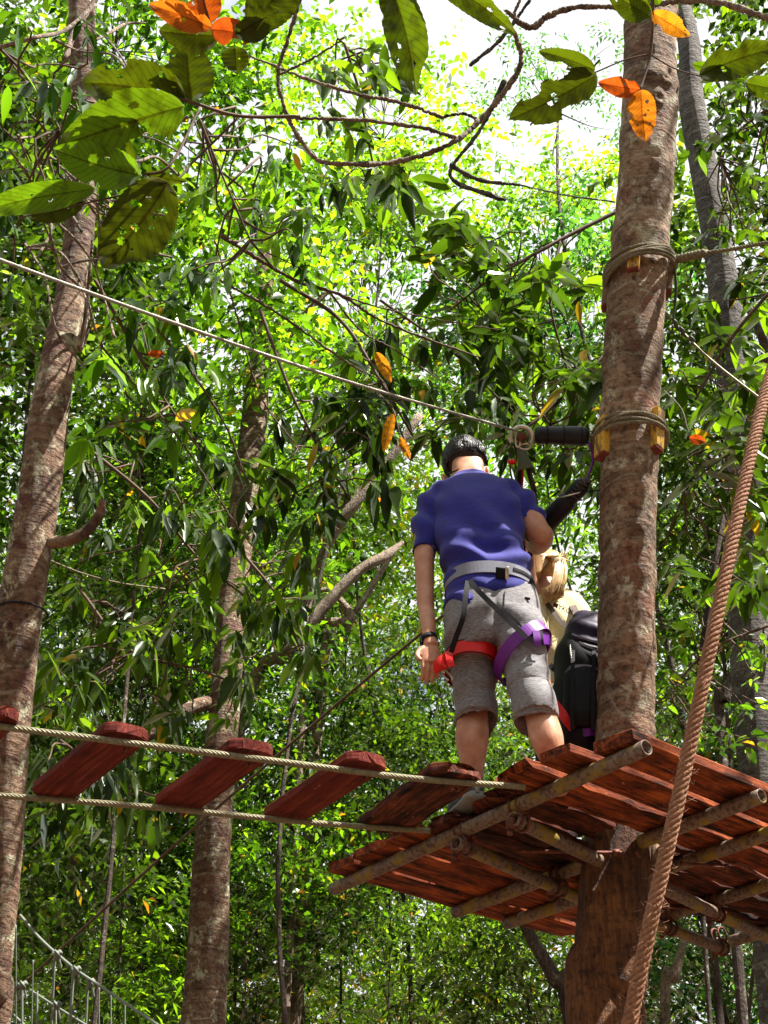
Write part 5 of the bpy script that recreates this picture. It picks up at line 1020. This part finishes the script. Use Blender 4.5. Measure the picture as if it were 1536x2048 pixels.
branch('thin forked dark branch descending behind the zip line', [[(440, 470, 6, 14), (520, 520, 6, 13), (600, 565, 6.1, 11), (680, 590, 6.1, 10), (760, 640, 6.2, 8), (860, 680, 6.3, 7), (960, 715, 6.4, 5)], [(680, 590, 6.1, 7), (760, 615, 6.1, 5), (880, 640, 6.1, 4), (1000, 660, 6.1, 3)], [(660, 585, 6.1, 7), (720, 660, 6.2, 6), (790, 700, 6.3, 5), (880, 760, 6.4, 4)], [(440, 560, 6, 8), (560, 630, 6, 8), (690, 722, 6, 6), (760, 760, 6, 3)],
  [(430, 480, 5.8, 6), (470, 620, 5.8, 6), (520, 790, 5.8, 5), (600, 900, 5.8, 4)], [(300, 640, 6, 8), (380, 740, 6, 8), (450, 850, 6, 7), (500, 980, 6, 4)], [(200, 690, 6, 8), (260, 760, 6, 7), (360, 880, 6, 6), (480, 1060, 6, 5), (560, 1150, 6, 3)]], 'twig')
branch('grey twiggy limbs against the white sky near the top centre', [[(1010, 160, 9, 16), (960, 260, 9, 12), (900, 350, 9, 12), (980, 390, 9, 16), (1010, 400, 9, 10)], [(940, 130, 9, 12), (1000, 80, 9, 12), (1060, 0, 9, 10)], [(900, 330, 9, 16), (960, 360, 9, 14), (1040, 370, 9, 8)], [(1060, 250, 9, 5), (1120, 200, 9, 6), (1200, 120, 9, 6)], [(1040, 370, 9, 5), (1130, 390, 9, 5), (1230, 404, 9, 5)]], 'bark_grey')

# ------------------------------------------------------------------ hanging leafy branches, long drooping leaves
def hanging(label, stems, whorls, Ln, mat, seed, tb=.35, group='leafy branches with long drooping leaves', nl=10, hangf=.75, asp=.33, name='hanging_branch'):
    rr = np.random.default_rng(seed); q0 = stems[0][0]; t = thing(name, label, 'branch', PD(q0[0], q0[1], q0[2]), group); g = G(); SP = []
    for q in stems: s = spline([[*PD(x, y, d), w/2*d/FPX] for x, y, d, w in q], 12*len(q)); tube(g, s[:, :3], s[:, 3], 6); SP.append(s[:, :3])
    SP = np.concatenate(SP); ls = LS()
    for wi, (x, y, d) in enumerate(whorls):
        if wi % 5 == 4: continue
        e = PD(x, y, d+rr.uniform(-.25, .25)); i = np.argmin(np.linalg.norm(SP-e, axis=1)); limb(g, SP[i], e, .006, .003, .08, 8, 5, rr)
        n = nl+rr.integers(-2, 4); az = np.linspace(0, 2*np.pi, n, endpoint=False)+rr.uniform(0, 6); dn = hangf+rr.uniform(-.15, .2)
        az = az+rr.normal(0, .35, n); dr = np.stack([np.cos(az)*(1-dn*.6), np.sin(az)*(1-dn*.6), -dn+rr.normal(0, .35, n)], 1)+rr.normal(0, .22, 3); up = nrm(np.stack([np.cos(az), np.sin(az), np.full(n, .8)], 1)+rr.normal(0, .3, (n, 3)))
        L_ = Ln*.82*rr.uniform(.5, 1.15, n)*rr.uniform(.8, 1.1); tint = np.minimum(tb+.08+rr.normal(0, .24, n)+rr.normal(0, .20), .92); tint = np.where(rr.uniform(size=n) < .015, .985, tint)
        ls.add(*leafset(np.repeat(e[None], n, 0)+rr.normal(0, .03, (n, 3)), dr, up, L_, L_*asp, tint, .18, True))
    mk('stem', g, MAT['twig'], t); ls.build('leaves', MAT[mat], t); return t
def scatter(n, box_, d0, d1, seed):
    rr = np.random.default_rng(seed); x0, y0, x1, y1 = box_; return [(rr.uniform(x0, x1), rr.uniform(y0, y1), rr.uniform(d0, d1)) for _ in range(n)]
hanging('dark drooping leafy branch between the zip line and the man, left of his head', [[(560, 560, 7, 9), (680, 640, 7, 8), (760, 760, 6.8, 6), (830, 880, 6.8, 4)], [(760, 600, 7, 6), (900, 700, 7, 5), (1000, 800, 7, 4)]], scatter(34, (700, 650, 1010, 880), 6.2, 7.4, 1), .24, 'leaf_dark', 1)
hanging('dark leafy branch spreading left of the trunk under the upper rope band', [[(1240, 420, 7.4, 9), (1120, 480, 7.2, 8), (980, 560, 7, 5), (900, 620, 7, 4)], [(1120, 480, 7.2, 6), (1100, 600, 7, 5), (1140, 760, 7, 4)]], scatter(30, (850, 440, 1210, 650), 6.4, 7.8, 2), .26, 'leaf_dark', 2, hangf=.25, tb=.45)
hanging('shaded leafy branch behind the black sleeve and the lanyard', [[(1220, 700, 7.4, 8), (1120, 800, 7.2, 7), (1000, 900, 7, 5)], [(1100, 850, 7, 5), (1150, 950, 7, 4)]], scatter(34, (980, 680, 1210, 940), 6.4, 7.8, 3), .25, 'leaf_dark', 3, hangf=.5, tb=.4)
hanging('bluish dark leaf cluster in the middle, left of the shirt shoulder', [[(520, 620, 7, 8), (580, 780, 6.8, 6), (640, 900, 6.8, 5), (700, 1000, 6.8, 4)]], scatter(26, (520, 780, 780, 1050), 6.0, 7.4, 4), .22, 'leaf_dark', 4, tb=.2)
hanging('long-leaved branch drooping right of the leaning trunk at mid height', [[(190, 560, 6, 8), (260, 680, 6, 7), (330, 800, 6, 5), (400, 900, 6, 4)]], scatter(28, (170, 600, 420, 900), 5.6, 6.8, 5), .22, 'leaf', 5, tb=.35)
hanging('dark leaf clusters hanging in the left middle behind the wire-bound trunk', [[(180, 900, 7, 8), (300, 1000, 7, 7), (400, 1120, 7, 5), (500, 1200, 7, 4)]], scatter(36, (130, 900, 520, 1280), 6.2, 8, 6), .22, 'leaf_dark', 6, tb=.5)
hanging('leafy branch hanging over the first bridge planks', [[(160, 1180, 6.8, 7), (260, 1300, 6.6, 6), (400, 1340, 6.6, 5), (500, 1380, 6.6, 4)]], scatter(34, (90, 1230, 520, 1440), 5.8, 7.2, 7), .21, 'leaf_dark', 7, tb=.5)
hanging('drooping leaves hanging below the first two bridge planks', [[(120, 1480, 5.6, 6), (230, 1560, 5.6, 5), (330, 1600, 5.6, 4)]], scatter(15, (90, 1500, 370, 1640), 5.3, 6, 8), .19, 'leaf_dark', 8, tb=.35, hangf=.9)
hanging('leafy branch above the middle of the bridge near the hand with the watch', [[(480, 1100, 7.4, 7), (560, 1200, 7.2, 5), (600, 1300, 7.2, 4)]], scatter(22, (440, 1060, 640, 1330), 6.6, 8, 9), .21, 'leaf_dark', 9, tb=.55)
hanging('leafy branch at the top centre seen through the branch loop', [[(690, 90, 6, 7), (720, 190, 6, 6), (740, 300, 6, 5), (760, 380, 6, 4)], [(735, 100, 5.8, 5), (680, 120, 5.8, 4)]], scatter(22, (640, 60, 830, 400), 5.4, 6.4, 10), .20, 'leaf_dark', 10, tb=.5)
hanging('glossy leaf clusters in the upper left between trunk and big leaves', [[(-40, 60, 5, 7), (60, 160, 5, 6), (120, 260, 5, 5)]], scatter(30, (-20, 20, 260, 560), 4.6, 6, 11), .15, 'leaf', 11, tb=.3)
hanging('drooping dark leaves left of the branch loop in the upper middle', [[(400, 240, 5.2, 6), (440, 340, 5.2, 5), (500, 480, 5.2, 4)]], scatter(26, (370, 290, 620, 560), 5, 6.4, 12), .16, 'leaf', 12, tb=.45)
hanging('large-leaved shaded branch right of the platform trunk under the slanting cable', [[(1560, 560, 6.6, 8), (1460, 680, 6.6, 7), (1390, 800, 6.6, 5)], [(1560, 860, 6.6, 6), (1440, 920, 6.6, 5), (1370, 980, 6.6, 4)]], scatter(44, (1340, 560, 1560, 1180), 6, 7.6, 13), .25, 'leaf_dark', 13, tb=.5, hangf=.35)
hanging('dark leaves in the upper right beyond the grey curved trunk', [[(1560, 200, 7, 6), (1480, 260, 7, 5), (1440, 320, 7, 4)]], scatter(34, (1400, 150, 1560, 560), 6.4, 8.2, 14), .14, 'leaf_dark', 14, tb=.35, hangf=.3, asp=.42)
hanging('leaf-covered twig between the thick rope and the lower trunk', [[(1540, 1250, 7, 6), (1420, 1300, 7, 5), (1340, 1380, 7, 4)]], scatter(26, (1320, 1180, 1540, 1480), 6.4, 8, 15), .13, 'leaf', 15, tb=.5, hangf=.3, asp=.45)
def single(label, base, tip, w_, d, mt, tn, seed):
    V, F, lu, lv = bigleaf(base, tip, w_, d, seed, 3, 0, curl=.08); g = G(); g.add(V, F, lu=lu, lv=lv, tint=tn); lf = mk('leaf', g, MAT[mt]); gp = G(); tube(gp, spline([PD(*base, d), PD(base[0]-4, base[1]-22, d+.02), PD(base[0]-16, base[1]-60, d+.15), PD(base[0]-50, base[1]-95, d+.4)], 12), .003, 5); mk('stalk', gp, MAT['twig'], lf); tag(lf, label, 'leaf', 'single coloured leaves among the hanging branches')
single('yellow spotted leaf upper of the two left of the lower rope band height', (752, 705), (782, 765), 26, 6, 'leaf_orange', 1., 1)
single('hanging orange-yellow leaf just above and left of the hair of the man', (786, 828), (768, 905), 24, 6, 'leaf_orange', 1., 2)
single('small yellow leaf tip right beside the larger hanging yellow leaf', (800, 875), (820, 918), 18, 6.1, 'leaf_orange', .9, 3)
single('orange leaf in the shade right of the lower rope band', (1378, 876), (1412, 884), 22, 6, 'leaf_orange', .1, 4)
single('bright orange leaf scrap right of the leaning trunk under the zip line', (296, 708), (330, 706), 16, 5.5, 'leaf_orange', .1, 5)
